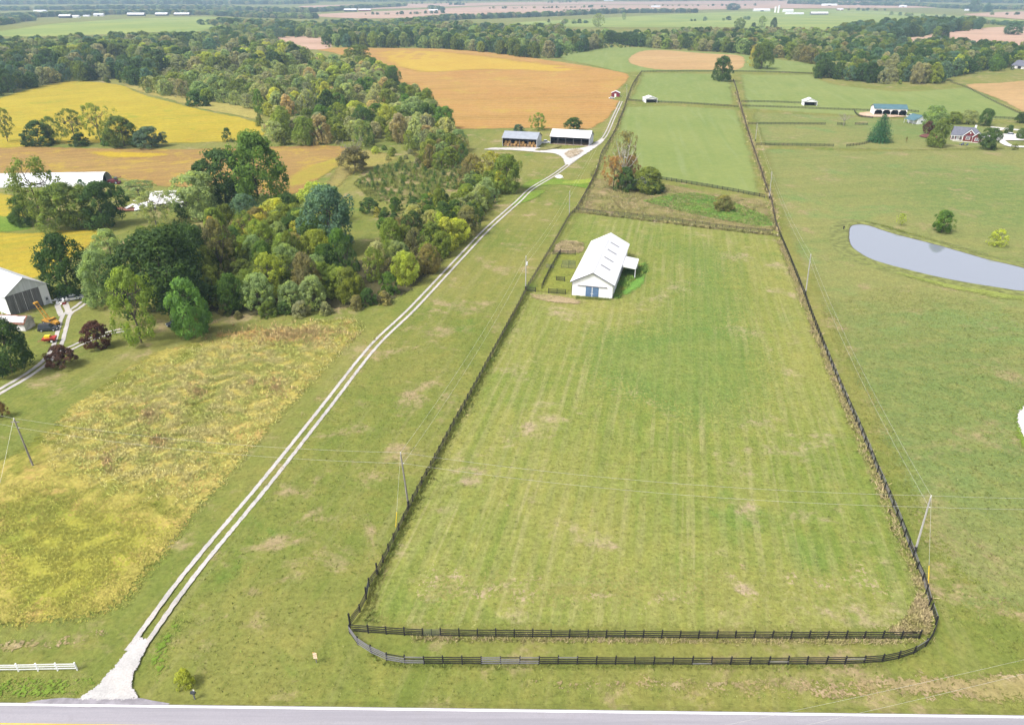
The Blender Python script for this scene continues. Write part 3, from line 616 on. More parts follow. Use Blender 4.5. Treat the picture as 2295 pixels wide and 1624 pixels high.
PA = pole(74, 1043, 940, 'brown leaning utility pole standing in the yellow weedy field', 32, arm=True, black=False)
PB = pole(916, 1135, 1017, 'grey utility pole at the lane fence of the paddock', 898)
PC = pole(2050, 1238, 1114, 'grey leaning utility pole where wires meet by the paddock corner', 2086, 'pole_pale')
PD = pole(1805, 662, 572, 'pale utility pole by the paddock fence opposite the pond', 1817, 'pole_pale')
PE = pole(1724, 447, 387, 'pale utility pole beside the weedy plot corner', 1730, 'pole_pale', hmax=13)
PF = pole(1693, 317, 278, 'small far utility pole at the end of the lawn fences', 1697, 'pole_pale', hmax=12)
PG = pole(1178, 650, 576, 'pale utility pole with transformer beside the barn pens', 1179, 'pole_pale', can=True)
PH = pole(1276, 486, 430, 'slim utility pole between the lane and the overgrown fence', 1277, 'pole_pale', black=False)
PI = pole(1405, 220, 190, 'slim light pole at the top of the lane near the red shed', 1405, 'pole_pale', black=False, hmax=11)
lo, hi = G(-420, 905), G(3100, 1215)
PL = [Vector((lo.x, lo.y, 9.8)), Vector((lo.x, lo.y, 8))]; PR = [Vector((hi.x, hi.y, 11)), Vector((hi.x, hi.y, 9.2))]
nm = ('upper', 'lower')
for k_ in (0, 1):
    wire(PL[k_], PA[k_], 1.0, nm[k_] + ' power wire running off the picture edge from the leaning brown pole')
    wire(PA[k_], PB[k_], 1.4, nm[k_] + ' power wire over the weedy field and the lane')
    wire(PB[k_], PC[k_], 1.6, nm[k_] + ' power wire spanning the paddock between the two grey poles')
    wire(PC[k_], PR[k_], 1.4, nm[k_] + ' power wire running over the pasture away from the paddock corner pole')
    wire(PC[k_], PD[k_], 2.0, nm[k_] + ' power wire along the pasture fence up from the paddock corner')
    wire(PD[k_], PE[k_], 1.5, nm[k_] + ' power wire between the pole by the pond and the weedy plot')
    wire(PE[k_], PF[k_], 1.5, nm[k_] + ' power wire from the weedy plot up to the lawn fences')
    wire(PB[k_], PG[k_], 2.0, nm[k_] + ' power wire along the lane fence to the transformer pole')
    wire(PG[k_], PH[k_], 1.4, nm[k_] + ' power wire from the transformer pole to the slim pole by the lane')
    wire(PH[k_], PI[k_], 2.0, nm[k_] + ' power wire up the lane to the red shed')
for k_, (a, b) in enumerate((((1500, 1650), (2420, 1448)), ((1620, 1665), (2420, 1478)))):
    wire(G(*a, 8.0), G(*b, 9.0), .3, nm[k_] + ' wire crossing the roadside verge and the road', r=.009)
def guy(top, u, v, label):
    b = G(u, v); r = empty('guy_wire', b); tag(r, label, 'guy wire'); t = top - b
    MB().tube((0, 0, 0), t, .016, n=4).build('cable', 'wire', r); MB().tube((0, 0, 0), t * .2, .05, .05, 6).build('guard', 'guard_yellow', r)
guy(PC[0], 2081, 1306, 'guy wire with yellow guard below the leaning pole at the paddock corner')
guy(PB[0], 887, 1180, 'guy wire with yellow guard beside the lane fence pole')
guy(PA[0], -8, 1120, 'guy wire of the brown leaning pole in the weeds')
# ================================================================ BUILDINGS
pmat('white_metal', (.82, .82, .85), .04, .8, .55, stretch=(6, 6, .1)); pmat('white_roof', (.68, .68, .70), .08, 1.0, .4, stretch=(.12, 1.3, .12), dirt=((.55, .54, .54), .62)); pmat('grey_roof', (.29, .315, .36), .08, .4, .45)
pmat('old_roof', (.58, .59, .62), .1, .3, .6, dirt=((.5, .45, .42), .64)); pmat('dark_trim', (.05, .055, .075), .2, 2, .7); pmat('blue_door', (.12, .20, .34), .12, 1, .55)
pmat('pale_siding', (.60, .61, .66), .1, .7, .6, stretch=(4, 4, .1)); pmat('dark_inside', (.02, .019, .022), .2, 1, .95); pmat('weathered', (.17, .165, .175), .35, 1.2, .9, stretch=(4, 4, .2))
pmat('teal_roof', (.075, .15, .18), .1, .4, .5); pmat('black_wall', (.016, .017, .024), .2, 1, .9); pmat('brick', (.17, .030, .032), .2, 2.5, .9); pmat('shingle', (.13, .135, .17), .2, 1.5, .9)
pmat('white_trim', (.80, .80, .80), .04, 1, .6); pmat('glass', (.05, .06, .08), .2, 1, .12, spec=.6); pmat('red_wall', (.19, .022, .035), .2, 1, .8); pmat('rust', (.19, .085, .055), .4, .8, .9)
pmat('hay', (.42, .255, .10), .35, 3.5, .95, bumpy=.03); pmat('dirt', (.33, .25, .19), .2, 1, .95); pmat('skylight', (.2, .2, .22), .25, 1.5, .4); pmat('peeling', (.62, .60, .62), .3, .8, .9, dirt=((.28, .25, .24), .6))
pmat('hoop_metal', (.70, .71, .74), .08, .25, .5, dirt=((.58, .56, .55), .6)); pmat('mesh_screen', (.66, .67, .72), .1, 1, .6)
def root_at(name, label, cat, p0, p1, group=None):
    d = p1 - p0; r = empty(name, p0, math.atan2(d.y, d.x)); tag(r, label, cat, group); return r, math.hypot(d.x, d.y)
def root_axis(name, label, cat, p0, width, q0, q1):
    """p0: front corner on the local origin; q0->q1: the direction of local y"""
    d = q1 - q0; a = math.atan2(d.y, d.x) - math.pi / 2; r = empty(name, p0, a); tag(r, label, cat); return r, width
def gable_end(name, mat, r, x, W, eave, ridge, th=.14, y0=0.0, along='x'):
    prof = [(y0, -.3), (y0 + W, -.3), (y0 + W, eave), (y0 + W / 2, ridge), (y0, eave)]
    return MB().prism(prof, along, x, x + th).build(name, mat, r)
def roof_pair(r, mat, L, W, eave, ridge, over=.4, th=.1, along='x', y0=0.0, x0=0.0, trim=None):
    """two roof slopes and a ridge cap; ridge along local x or y"""
    m = y0 + W / 2; s = (ridge - eave) / (W / 2); e = eave - s * over; up = .03
    for a, b in ((y0 - over, m), (m, y0 + W + over)):
        za, zb = (e, ridge) if b == m else (ridge, e)
        q = [(x0 - over, a, za), (x0 + L + over, a, za), (x0 + L + over, b, zb), (x0 - over, b, zb)]
        if along == 'y': q = [(p[1], p[0], p[2]) for p in q][::-1]
        MB().slab(*[(p[0], p[1], p[2] + up + th) for p in q], th).build('roof_slope', mat, r)
    cp = [(m - .18, ridge + th + .02), (m, ridge + th + .1), (m + .18, ridge + th + .02)]
    MB().prism(cp, along, x0 - over, x0 + L + over).build('ridge_cap', mat, r)
    if trim:
        for x in (x0 - over, x0 + L + over):
            for a, b in ((y0 - over, m), (m, y0 + W + over)):
                za, zb = (e, ridge) if b == m else (ridge, e)
                k = -.02 if x < x0 else .02
                q = [(x - .03 + k, a, za), (x + .03 + k, a, za), (x + .03 + k, b, zb), (x - .03 + k, b, zb)]
                if along == 'y': q = [(p[1], p[0], p[2]) for p in q][::-1]
                MB().slab(*[(p[0], p[1], p[2] + .02) for p in q], .22).build('fascia', trim, r)
def open_shed(name, label, p0, p1, depth, eave, ridge, bays, wall, roof, inside='dark_inside', trim='dark_trim', cat='shed', floor='dirt', post='weathered', hdr='dark_inside'):
    r, L = root_at(name, label, cat, p0, p1)
    gable_end('side_wall', wall, r, 0, depth, eave, ridge); gable_end('side_wall', wall, r, L - .14, depth, eave, ridge)
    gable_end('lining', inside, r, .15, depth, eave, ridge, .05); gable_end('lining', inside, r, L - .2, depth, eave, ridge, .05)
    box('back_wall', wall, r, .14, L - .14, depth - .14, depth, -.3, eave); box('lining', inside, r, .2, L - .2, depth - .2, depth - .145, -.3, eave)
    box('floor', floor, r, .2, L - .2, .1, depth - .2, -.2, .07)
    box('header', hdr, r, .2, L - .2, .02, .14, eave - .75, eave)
    for i in range(1, bays): box('post', post, r, L * i / bays - .1, L * i / bays + .1, -.02, .16, -.2, eave - .76)
    roof_pair(r, roof, L, depth, eave, ridge, .35, trim=None)
    s = (ridge - eave) / (depth / 2)
    for x in (-.36, L + .36):
        for a, b, za, zb in ((-.35, depth / 2, eave - s * .35, ridge), (depth / 2, depth + .35, ridge, eave - s * .35)):
            MB().slab((x - .03, a, za + .02), (x + .03, a, za + .02), (x + .03, b, zb + .02), (x - .03, b, zb + .02), .2).build('fascia', trim, r)
    return r, L
# --- the white gable barn in the paddock
p0, p1 = G(1281, 661), G(1373, 666)
r, L = root_axis('white_barn', 'long white metal barn with blue doors in the paddock', 'barn', p0, (p1 - p0).length, G(1326.7, 612, 7.3), G(1368, 521.5, 7.3)); D = 36.5; EV, RG = 4.3, 7.3
def front(r, L):
    dx0, dx1 = L * .34, L * .66
    box('front_wall', 'white_metal', r, 0, dx0, 0, .14, -.3, EV); box('front_wall', 'white_metal', r, dx1, L, 0, .14, -.3, EV); box('front_wall', 'white_metal', r, dx0, dx1, 0, .14, 3.0, EV)
    MB().prism([(0, EV), (L, EV), (L / 2, RG)], 'y', 0, .14).build('gable', 'white_metal', r)
    for a, b in ((dx0 + .02, L / 2 - .08), (L / 2 + .08, dx1 - .02)):
        d = box('door', 'blue_door', r, a, b, -.06, .05, .02, 3.0)
        for k in range(1, 6): box('rib', 'dark_trim' if k == 9 else 'blue_door', d, a + (b - a) * k / 6 - .03, a + (b - a) * k / 6 + .03, -.09, -.061, .05, 2.95)
        box('crossbar', 'blue_door', d, a, b, -.1, -.062, 1.0, 1.1)
        box('handle', 'white_trim', d, (b - .25 if b < L / 2 else a + .1), (b - .1 if b < L / 2 else a + .25), -.16, -.1, .9, 1.15)
    box('door_jamb', 'white_trim', r, L / 2 - .08, L / 2 + .08, -.1, .05, 0, 3.0)
    box('door_track', 'weathered', r, L * .14, L * .86, -.2, -.02, 3.05, 3.25)
    for x in (-.02, L - .1): box('corner_trim', 'weathered', r, x, x + .12, -.03, .0, -.3, EV)
front(r, L)
box('back_wall', 'white_metal', r, 0, L, D - .14, D, -.3, EV); MB().prism([(0, EV), (L, EV), (L / 2, RG)], 'y', D - .14, D).build('gable', 'white_metal', r)
for x in (0, L - .14):
    w_ = box('side_wall', 'white_metal', r, x, x + .14, .14, D - .14, -.3, EV)
    for k in range(1, 15): box('panel_rib', 'white_metal', w_, x - .04 if x == 0 else x + .141, x - .001 if x == 0 else x + .18, D * k / 15 - .06, D * k / 15 + .06, -.2, EV - .2)
roof_pair(r, 'white_roof', D, L, EV, RG, .5, along='y', trim=None)
s = (RG - EV) / (L / 2)
for a, b, za, zb in ((-.5, L / 2, EV - s * .5, RG), (L / 2, L + .5, RG, EV - s * .5)):
    MB().slab((a, -.56, za + .03), (b, -.56, zb + .03), (b, -.5, zb + .03), (a, -.5, za + .03), .2).build('fascia', 'dark_trim', r)
for y in (7.5, 14.5, 21.5, 28.5):
    for sg in (-1, 1):
        a, b = L / 2 + sg * L * .09, L / 2 + sg * L * .33
        z = lambda x: RG - abs(x - L / 2) * s + .165
        wd = .75 if sg > 0 else .3
        P4 = [(a, y, z(a)), (b, y, z(b)), (b, y + wd, z(b)), (a, y + wd, z(a))]
        if sg < 0: P4 = [P4[1], P4[0], P4[3], P4[2]]
        MB().slab(*P4, .04).build('skylight', 'skylight', r)
# lean-to
ly0, ly1 = 17.0, 25.5; lx = L + 4.6
MB().slab((L + .3, ly0, 4.0), (lx, ly0, 3.45), (lx, ly1, 3.45), (L + .3, ly1, 4.0), .12).build('lean_to_roof', 'white_roof', r)
box('lean_to_beam', 'white_trim', r, lx - .3, lx - .1, ly0, ly1, 3.05, 3.3)
for y in (ly0 + .2, ly1 - .2): box('lean_to_post', 'white_trim', r, lx - .3, lx - .12, y, y + .18, -.2, 3.05)
MB().slab((L + .3, ly0 - .04, 3.86), (lx, ly0 - .04, 3.31), (lx, ly0 - .01, 3.31), (L + .3, ly0 - .01, 3.86), .3).build('fascia', 'white_trim', r)
# --- hay shed and machine shed at the gravel yard
hs_, HL = open_shed('hay_shed', 'grey-roofed open shed packed with round hay bales', G(1126, 328), G(1202.5, 332), 12, 4.6, 7.2, 4, 'pale_siding', 'grey_roof')
ms_, ML = open_shed('machine_shed', 'white-roofed open-fronted machine shed with five empty bays', G(1233, 323), G(1320, 328), 12, 4.3, 7.2, 5, 'pale_siding', 'white_roof', inside='black_wall')
BALE = {}
n = 20; v = []; f = []
for x, rr in ((-.72, .74), (-.62, .8), (.62, .8), (.72, .74)):
    for i in range(n): t = 2 * math.pi * i / n; v.append((rr * math.cos(t), x, .8 + rr * math.sin(t)))
for a in range(3):
    for i in range(n): j = (i + 1) % n; f.append([a * n + i, a * n + j, a * n + n + j, a * n + n + i])
f.append(list(range(n))); f.append(list(range(3 * n, 4 * n))[::-1]); bale_me = pymesh('round_bale', v, f, MATS['hay'])
cs, sn = math.cos(hs_.rotation_euler.z), math.sin(hs_.rotation_euler.z)
k_ = 0
for q in range(10):
    for lev in range(2 if q not in (2, 6) else 1):
        lx_ = .9 + q * (HL - 1.8) / 9 + (.0 if lev == 0 else .75); ly_ = 1.6 + random.uniform(-.2, .5)
        if lev and lx_ > HL - 1: continue
        o = link('round_bale', bale_me, None, hs_.location + Vector((lx_ * cs - ly_ * sn, lx_ * sn + ly_ * cs, .07 + lev * 1.38)), (0, 0, hs_.rotation_euler.z + (random.choice((0, 0, 0, 1.3)))))
        ORD = ('first', 'second', 'third', 'fourth', 'fifth', 'sixth', 'seventh', 'eighth', 'ninth', 'tenth'); tag(o, '%s round hay bale from the machine shed end, %s row' % (ORD[9 - q], 'upper' if lev else 'bottom'), 'hay bale', 'hay bales in the hay shed'); k_ += 1
# --- run-in sheds
def run_in(name, label, p0, p1, depth, eave, ridge, wall='white_metal', roof='white_roof', brace=False, cat='shed', door=None):
    r, L = root_at(name, label, cat, p0, p1)
    MB().prism([(0, eave - .5), (L, eave - .5), (L, eave), (L / 2, ridge), (0, eave)], 'y', 0, .12).build('gable', wall, r)
    MB().prism([(0, -.2), (L, -.2), (L, eave), (L / 2, ridge), (0, eave)], 'y', depth - .12, depth).build('back_wall', wall, r)
    for x in (0, L - .12): box('side_wall', wall, r, x, x + .12, .12, depth - .12, -.2, eave)
    box('lining', 'dark_inside', r, .14, L - .14, depth - .2, depth - .13, 0, eave - .1)
    for x in (.05, L - .3): box('post', wall, r, x, x + .25, -.03, .1, -.2, eave - .51)
    if brace:
        for a, b in ((.3, 1.2), (L - .3, L - 1.2)): MB().hexa([(min(a, b), .0, eave - 1.4 if a < b else eave - .7), (max(a, b), 0, eave - .7 if a < b else eave - 1.4), (max(a, b), .1, eave - .7 if a < b else eave - 1.4), (min(a, b), .1, eave - 1.4 if a < b else eave - .7),
            (min(a, b), 0, eave - .55), (max(a, b), 0, eave - .55), (max(a, b), .1, eave - .55), (min(a, b), .1, eave - .55)]).build('brace', wall, r)
    roof_pair(r, roof, depth, L, eave, ridge, .4, along='y'); return r, L
run_in('run_in_shed', 'open-fronted white run-in shed beside the upper lane', G(1447, 231), G(1473, 230.5), 9, 3.0, 4.4)
run_in('run_in_shed', 'white run-in shed alone on the hill pasture fence', G(1801, 237.5), G(1831, 238), 7, 3.2, 5.2)
run_in('run_in_shed', 'small white run-in shed half hidden under rust-coloured trees', G(1410, 425), G(1440, 429), 6, 3.2, 4.4, brace=True)
# red shed
r, L = root_at('red_shed', 'small red shed with white roof and white door by the bean field', 'shed', G(1370, 217), G(1388, 217.5))
box('wall', 'red_wall', r, 0, L, 0, 4.5, -.2, 2.9); MB().prism([(0, 2.9), (L, 2.9), (L / 2, 4.2)], 'y', 0, 4.5).build('gable', 'red_wall', r); roof_pair(r, 'white_roof', 4.5, L, 2.9, 4.2, .35, along='y'); box('door', 'white_trim', r, L * .38, L * .6, -.06, -.005, 0, 2.3)
# --- blue barn
r, L = open_shed('blue_barn', 'blue-roofed barn with four dark open bays and white braces', G(1958, 258.5), G(2031, 260.5), 11, 4.4, 6.6, 4, 'white_metal', 'teal_roof', inside='black_wall', cat='barn', post='white_trim', hdr='white_trim')
for i in range(5):
    x = L * i / 4
    for sg in (-1, 1):
        a, b = x + sg * .12, x + sg * 1.2
        if a < 0 or b > L or b < 0: continue
        MB().prism([(a, 3.64), (b, 3.64), (a, 2.5)] if sg > 0 else [(b, 3.64), (a, 3.64), (a, 2.5)], 'y', -.03, .08).build('brace', 'white_trim', r)
# teal garage
r, L = root_at('garage', 'teal-roofed white garage with open lean-to beside the blue barn', 'garage', G(2055, 279), G(2074, 278))
box('wall', 'white_metal', r, 0, L, 0, 9, -.2, 3.4); MB().prism([(0, 3.4), (L, 3.4), (L / 2, 5.2)], 'y', 0, 9).build('gable', 'white_metal', r); roof_pair(r, 'teal_roof', 9, L, 3.4, 5.2, .3, along='y')
MB().slab((-3.2, 0, 2.5), (-.32, 0, 3.25), (-.32, 8.5, 3.25), (-3.2, 8.5, 2.5), .1).build('lean_to_roof', 'teal_roof', r)
for y in (.2, 4, 8): box('post', 'white_trim', r, -3.1, -2.95, y, y + .15, -.2, 2.38)
box('window', 'glass', r, L * .4, L * .6, -.04, -.005, 1.2, 2.1)
# --- brick house
r, L = root_at('brick_house', 'red brick house with grey shingle roof, white trim and columned porch', 'house', G(2129, 313.5), G(2198, 319))
x1, x2 = L * .40, L * .70; ev = 2.9
box('wall', 'brick', r, 0, x1, 1.8, 10, -.3, ev); box('wall', 'brick', r, x1, L, .0, 10.5, -.3, ev)
box('wing_wall', 'brick', r, x2, L - .02, -2.0, -.002, -.3, ev)
MB().prism([(x1, ev), (x2 + 1.6, ev), ((x1 + x2 + 1.6) / 2, 6.0)], 'y', .02, .3).build('gable', 'brick', r)
MB().prism([(x2, ev), (L, ev), ((x2 + L) / 2, 5.0)], 'y', -1.98, -1.7).build('gable', 'brick', r)
# main roof: ridge along the front, hipped at the drive end
ry = 5.4; rz = 6.9
MB().slab((-.4, -.2, ev - .1), (L * .98, -.2, ev - .1), (L * .72, ry, rz), (.3, ry, rz), .14).build('roof_slope', 'shingle', r)
MB().slab((.3, ry, rz), (L * .72, ry, rz), (L * .98, 11, ev - .1), (-.4, 11, ev - .1), .14).build('roof_slope', 'shingle', r)
MB().hexa([(L * .98, -.2, ev - .2), (L + .35, -.2, ev - .2), (L + .35, 11, ev - .2), (L * .98, 11, ev - .2), (L * .72 - .1, ry - .1, rz - .05), (L * .72 + .1, ry - .1, rz - .05), (L * .72 + .1, ry + .1, rz - .05), (L * .72 - .1, ry + .1, rz - .05)]).build('hip_slope', 'shingle', r)
MB().prism([(1.8, ev), (10, ev), (ry, rz - .3)], 'x', .05, .2).build('gable', 'brick', r)
m1 = (x1 + x2 + 1.6) / 2; m2 = (x2 + L) / 2
for (a, b, m, zt, yf, yb) in ((x1 - .4, x2 + 2.0, m1, 6.25, -.35, 4.6), (x2 - .35, L + .35, m2, 5.25, -2.35, 3.2)):
    for s_, e_ in ((a, m), (m, b)):
        za, zb = (ev - .1, zt) if e_ == m else (zt, ev - .1)
        MB().slab((s_, yf, za + .12), (e_, yf, zb + .12), (e_, yb, zb + .12), (s_, yb, za + .12), .12).build('wing_roof', 'shingle', r)
        MB().slab((s_, yf - .1, za + .16), (e_, yf - .1, zb + .16), (e_, yf - .02, zb + .16), (s_, yf - .02, za + .16), .42).build('white_trim', 'white_trim', r)
box('porch_floor', 'concrete', r, .2, x1 - .02, -.1, 1.8, -.2, .25); box('porch_beam', 'white_trim', r, -.2, x1 - .02, -.12, .12, 2.35, 2.75)
for x in (.2, x1 * .3, x1 * .65, x1 - .35): MB().tube((x + .1, 0, .25), (x + .1, 0, 2.35), .15, .13, 10).build('column', 'white_trim', r)
box('door', 'white_trim', r, x1 * .45, x1 * .62, 1.72, 1.795, .25, 2.3)
for (xa, y, wd) in ((x1 * .1, 1.8, 1.0), (x1 * .75, 1.8, 1.0), (x1 + (x2 - x1) * .35, 0, 1.7), (m2 - .95, -2.0, 1.9)):
    w_ = box('window', 'white_trim', r, xa - .15, xa + wd + .15, y - .07, y - .004, .75, 2.35)
    for h_ in range(2):
        for g_ in range(2): box('pane', 'glass', w_, xa + wd * h_ / 2 + .05, xa + wd * (h_ + 1) / 2 - .05, y - .1, y - .071, .9 + g_ * .7, 1.5 + g_ * .7)
MB().prism([(m1 + .38 * math.cos(t * math.pi / 6), 4.5 + .38 * math.sin(t * math.pi / 6)) for t in range(12)], 'y', -.06, .015).build('round_vent', 'white_trim', r)
box('walkway', 'concrete', r, x1 * .2, L, -3.6, -2.3, -.2, .06)
for x in (x1, x2, L - .05): box('downspout', 'white_trim', r, x - .06, x + .06, (-.12 if x < L * .69 else -2.14), (-.03 if x < L * .69 else -2.03), 0, ev)
chim = box('chimney', 'white_trim', r, L * .70, L * .76, 6.2, 7.2, 5, 8.0)
# --- lower-left old barn: gable end to the camera, weathered doors
r, L = root_at('old_barn', 'white-roofed old barn with weathered grey plank doors in the farmyard', 'barn', G(26, 708), G(117, 678)); ev, rg, D = 5.6, 9.0, 26
x1 = L * .80
box('side_bay', 'white_metal', r, x1, L, 0, .15, -.3, ev)
MB().prism([(0, ev - .2), (L, ev - .2), (L, ev), (L / 2, rg), (0, ev)], 'y', -.01, .15).build('gable', 'pale_siding', r)
n_ = 22
for k in range(n_):
    a = x1 * k / n_; b = x1 * (k + 1) / n_ - .03; MB().box(a, b, .02 + random.uniform(0, .05), .14, -.3, ev - .22).build('plank', 'weathered', r)
for x in (0, L - .15): box('side_wall', 'white_metal', r, x, x + .15, .16, D - .16, -.3, ev)
for k in (.25, .5, .75): box('door_batten', 'peeling', r, x1 * k - .05, x1 * k + .05, -.05, .015, 0, ev - .3)
d_ = box('door', 'pale_siding', r, x1 + L * .06, x1 + L * .15, -.08, -.005, 0, 2.2); box('window', 'glass', d_, x1 + L * .08, x1 + L * .13, -.1, -.081, 1.2, 1.9)
roof_pair(r, 'old_roof', D, L, ev, rg, .5, along='y')
# small rust-roofed outbuilding
r, L = root_at('outbuilding', 'small decayed white outbuilding with patchy rust roof beside the old barn', 'shed', G(58, 742), G(80, 729)); 
box('wall', 'peeling', r, 0, L, 0, 7, -.2, 2.0); MB().prism([(0, 2), (L, 2), (L * .85, 3.0), (L / 2, 3.5), (L * .15, 3.0)], 'y', 0, 7).build('gable', 'peeling', r)
MB().slab((-.3, -.3, 1.9), (L / 2, -.3, 3.6), (L / 2, 7.3, 3.6), (-.3, 7.3, 1.9), .08).build('roof_slope', 'rust', r); MB().slab((L / 2, -.3, 3.6), (L + .3, -.3, 1.9), (L + .3, 7.3, 1.9), (L / 2, 7.3, 3.6), .08).build('roof_slope', 'peeling', r)
for k in range(5): y = random.uniform(.5, 6); MB().slab((.1, y, 2.28), (L * .42, y, 3.42), (L * .42, y + .9, 3.42), (.1, y + .9, 2.28), .03).build('roof_patch', 'peeling', r)
# ladder against the old barn
a, b = G(2, 716), G(18, 690); r = empty('ladder', a); tag(r, 'pale ladder leaning on the eave of the old barn', 'ladder'); t = Vector((1.9, 1.2, 5.2)); sd = Vector((.25, -.25, 0))
for s_ in (-1, 1): MB().tube(sd * s_, t + sd * s_, .045, n=5).build('rail', 'white_trim', r)
for k in range(1, 13): MB().tube(t * (k / 13) - sd, t * (k / 13) + sd, .03, n=5).build('rung', 'white_trim', r)
# --- hoop building
r, L = root_axis('hoop_barn', 'long white hoop building with dark open arched end', 'barn', G(232, 417), 9.8, G(232, 416), G(0, 420)); Rr = L / 2; D = 62; n = 18
def arc(rad, k): t = math.pi * k / n; return (Rr - rad * math.cos(t), 1.02 * rad * math.sin(t))
NS = 14
for s_ in range(NS):
    mb = MB(); a = D * s_ / NS; b = D * (s_ + 1) / NS
    for k in range(n):
        q0, q1 = arc(Rr, k), arc(Rr, k + 1); z = .03 * (s_ % 2)
        i0, i1 = arc(Rr - .12, k), arc(Rr - .12, k + 1)
        mb.hexa([(i0[0], a, i0[1] + z), (i1[0], a, i1[1] + z), (i1[0], b, i1[1] + z), (i0[0], b, i0[1] + z), (q0[0], a, q0[1] + z), (q1[0], a, q1[1] + z), (q1[0], b, q1[1] + z), (q0[0], b, q0[1] + z)])
    mb.build('roof_section', 'hoop_metal', r)
MB().prism([arc(Rr - .2, k) for k in range(n + 1)], 'y', 2.6, 2.8).build('shade_panel', 'black_wall', r)  # black panel added just inside the arch, stands in for the unlit interior
MB().prism([(L * .52, 0), (L - .3, 0)] + [arc(Rr - .25, k) for k in range(n - 1, 9, -1)], 'y', .9, 1.0).build('end_panel', 'pale_siding', r) if False else None
# --- collapsed white house in the trees
r = empty('collapsed_house', G(352, 472)); tag(r, 'collapsed house of broken white roof sheets among the trees', 'ruin'); random.seed(3); r.scale = (1.45, 1.4, 1.2)
def sheet_piece(c, sx, sy, rot, mat, name):
    o = MB().box(-sx / 2, sx / 2, -sy / 2, sy / 2, -.05, .05).build(name, mat, r); o.location = c; o.rotation_euler = rot
sheet_piece((1.5, 4, 3.2), 9, 5.5, (.55, .0, .2), 'peeling', 'roof_sheet'); sheet_piece((3.5, 7.5, 3.3), 8, 4.5, (-.5, .1, .25), 'peeling', 'roof_sheet'); sheet_piece((-4.5, 1.0, 1.2), 6, 4.0, (.35, -.3, -.2), 'white_roof', 'roof_sheet')
sheet_piece((-8, -.5, .7), 4.5, 2.4, (.2, .15, .5), 'rust', 'roof_sheet')
for k in range(26): sheet_piece((random.uniform(-9, 6), random.uniform(-2, 5), random.uniform(.3, 3.2)), random.uniform(.8, 2.4), random.uniform(.3, 1.1), (random.uniform(-.6, .6), random.uniform(-.5, .5), random.uniform(0, 3)), random.choice(('white_roof', 'peeling', 'peeling', 'weathered')), 'broken_board')
box('wall', 'weathered', r, -1, 6, 3, 9, -.2, 2.4)
# --- far farm buildings
def far_barn(u, v, wpx, eave, ridge, depth, wall, roof, label, cat='barn', sl=0, door='dark_inside'):
    p0 = G(u, v); q = G(u + wpx, v + sl); r, L = root_at('farm_building', label, cat, p0, q)
    box('wall', wall, r, 0, L, 0, depth, -1.0, eave)
    for x in (0.02, L - .12): MB().prism([(0.05, eave), (depth - .05, eave), (depth / 2, ridge)], 'x', x, x + .1).build('gable', wall, r)
    roof_pair(r, roof, L, depth, eave, ridge, .5, th=.15)
    if door: box('door', door, r, L * .4, L * .6, -.15, -.01, 0, eave * .8)
    return r, L
FB = [(132, 41, 26, 6, 10, 12, 'black_wall', 'white_roof', 'black tobacco barn with white roof among the far farmstead trees', 'dark_inside'),
      (158, 40, 18, 4, 7, 12, 'white_metal', 'white_roof', 'white shed beside the far black barn at the meadow edge', None), (186, 38, 14, 3, 5, 9, 'white_metal', 'white_roof', 'low white shed, middle of the far farmstead', None),
      (210, 37, 22, 5, 9, 11, 'peeling', 'old_roof', 'pale old house at the end of the far farmstead', 'dark_inside'), (75, 28, 28, 5, 8, 12, 'white_metal', 'white_roof', 'white building alone in the haze above the far meadow', None),
      (285, 36.5, 38, 5, 10, 13, 'black_wall', 'white_roof', 'longest of three black far barns with white roofs', None), (348, 36, 27, 5, 10, 13, 'black_wall', 'white_roof', 'black far barn with white roof, middle of three', None), (390, 35.5, 34, 4.5, 9, 13, 'black_wall', 'white_roof', 'black far barn with white roof at the tree end of three', None),
      (771, 26.5, 28, 6, 11, 13, 'black_wall', 'white_roof', 'black barn with white roof on the far ploughed field', 'dark_inside'), (803, 25.5, 28, 5, 9, 13, 'red_wall', 'white_roof', 'faded red barn beside the far black barn', None),
      (961, 25.5, 20, 4, 7, 12, 'white_metal', 'white_roof', 'low white roof between far trees', None), (1460, 17, 20, 4, 8, 12, 'white_metal', 'white_roof', 'white house roof on the distant plain', None), (1355, 3, 20, 6, 12, 16, 'white_metal', 'white_roof', 'white barn at the very horizon', None),
      (1690, 26, 36, 5, 10, 18, 'white_metal', 'white_roof', 'white open barn at the far dairy beside the silos', 'dark_inside'), (1756, 28, 22, 6, 11, 16, 'white_metal', 'white_roof', 'white barn behind the dairy silos', None), (1818, 34, 38, 5, 10, 15, 'weathered', 'white_roof', 'long grey shed with white roof at the dairy', None), (1762, 33, 40, 3, 6, 16, 'white_metal', 'white_roof', 'low pale shed in the middle of the dairy', None),
      (1842, 13.5, 34, 5, 10, 18, 'white_metal', 'white_roof', 'white barn on the ridge above the dairy', 'dark_inside'), (1876 + 0, 24, 14, 4, 8, 9, 'red_wall', 'white_roof', 'little red barn with white trim east of the dairy', 'white_trim'),
      (2016, 17, 16, 5, 10, 12, 'white_metal', 'white_roof', 'white farmhouse beside the country road', 'dark_inside'), (2074, 15, 18, 4, 9, 12, 'white_metal', 'white_roof', 'white roof among trees along the country road', None), (2108, 16, 22, 4, 8, 12, 'peeling', 'old_roof', 'pale house behind roadside trees on the ridge', None), (2163, 25, 11, 4, 7, 9, 'white_metal', 'white_roof', 'tiny white shed under the dark ridge tree', None)]
for (u, v, wp, ev, rg, dp, wl, rf, lb, dr) in FB: far_barn(u, v, wp, ev, rg, dp, wl, rf, lb, door=dr, cat='house' if 'house' in lb else 'barn')
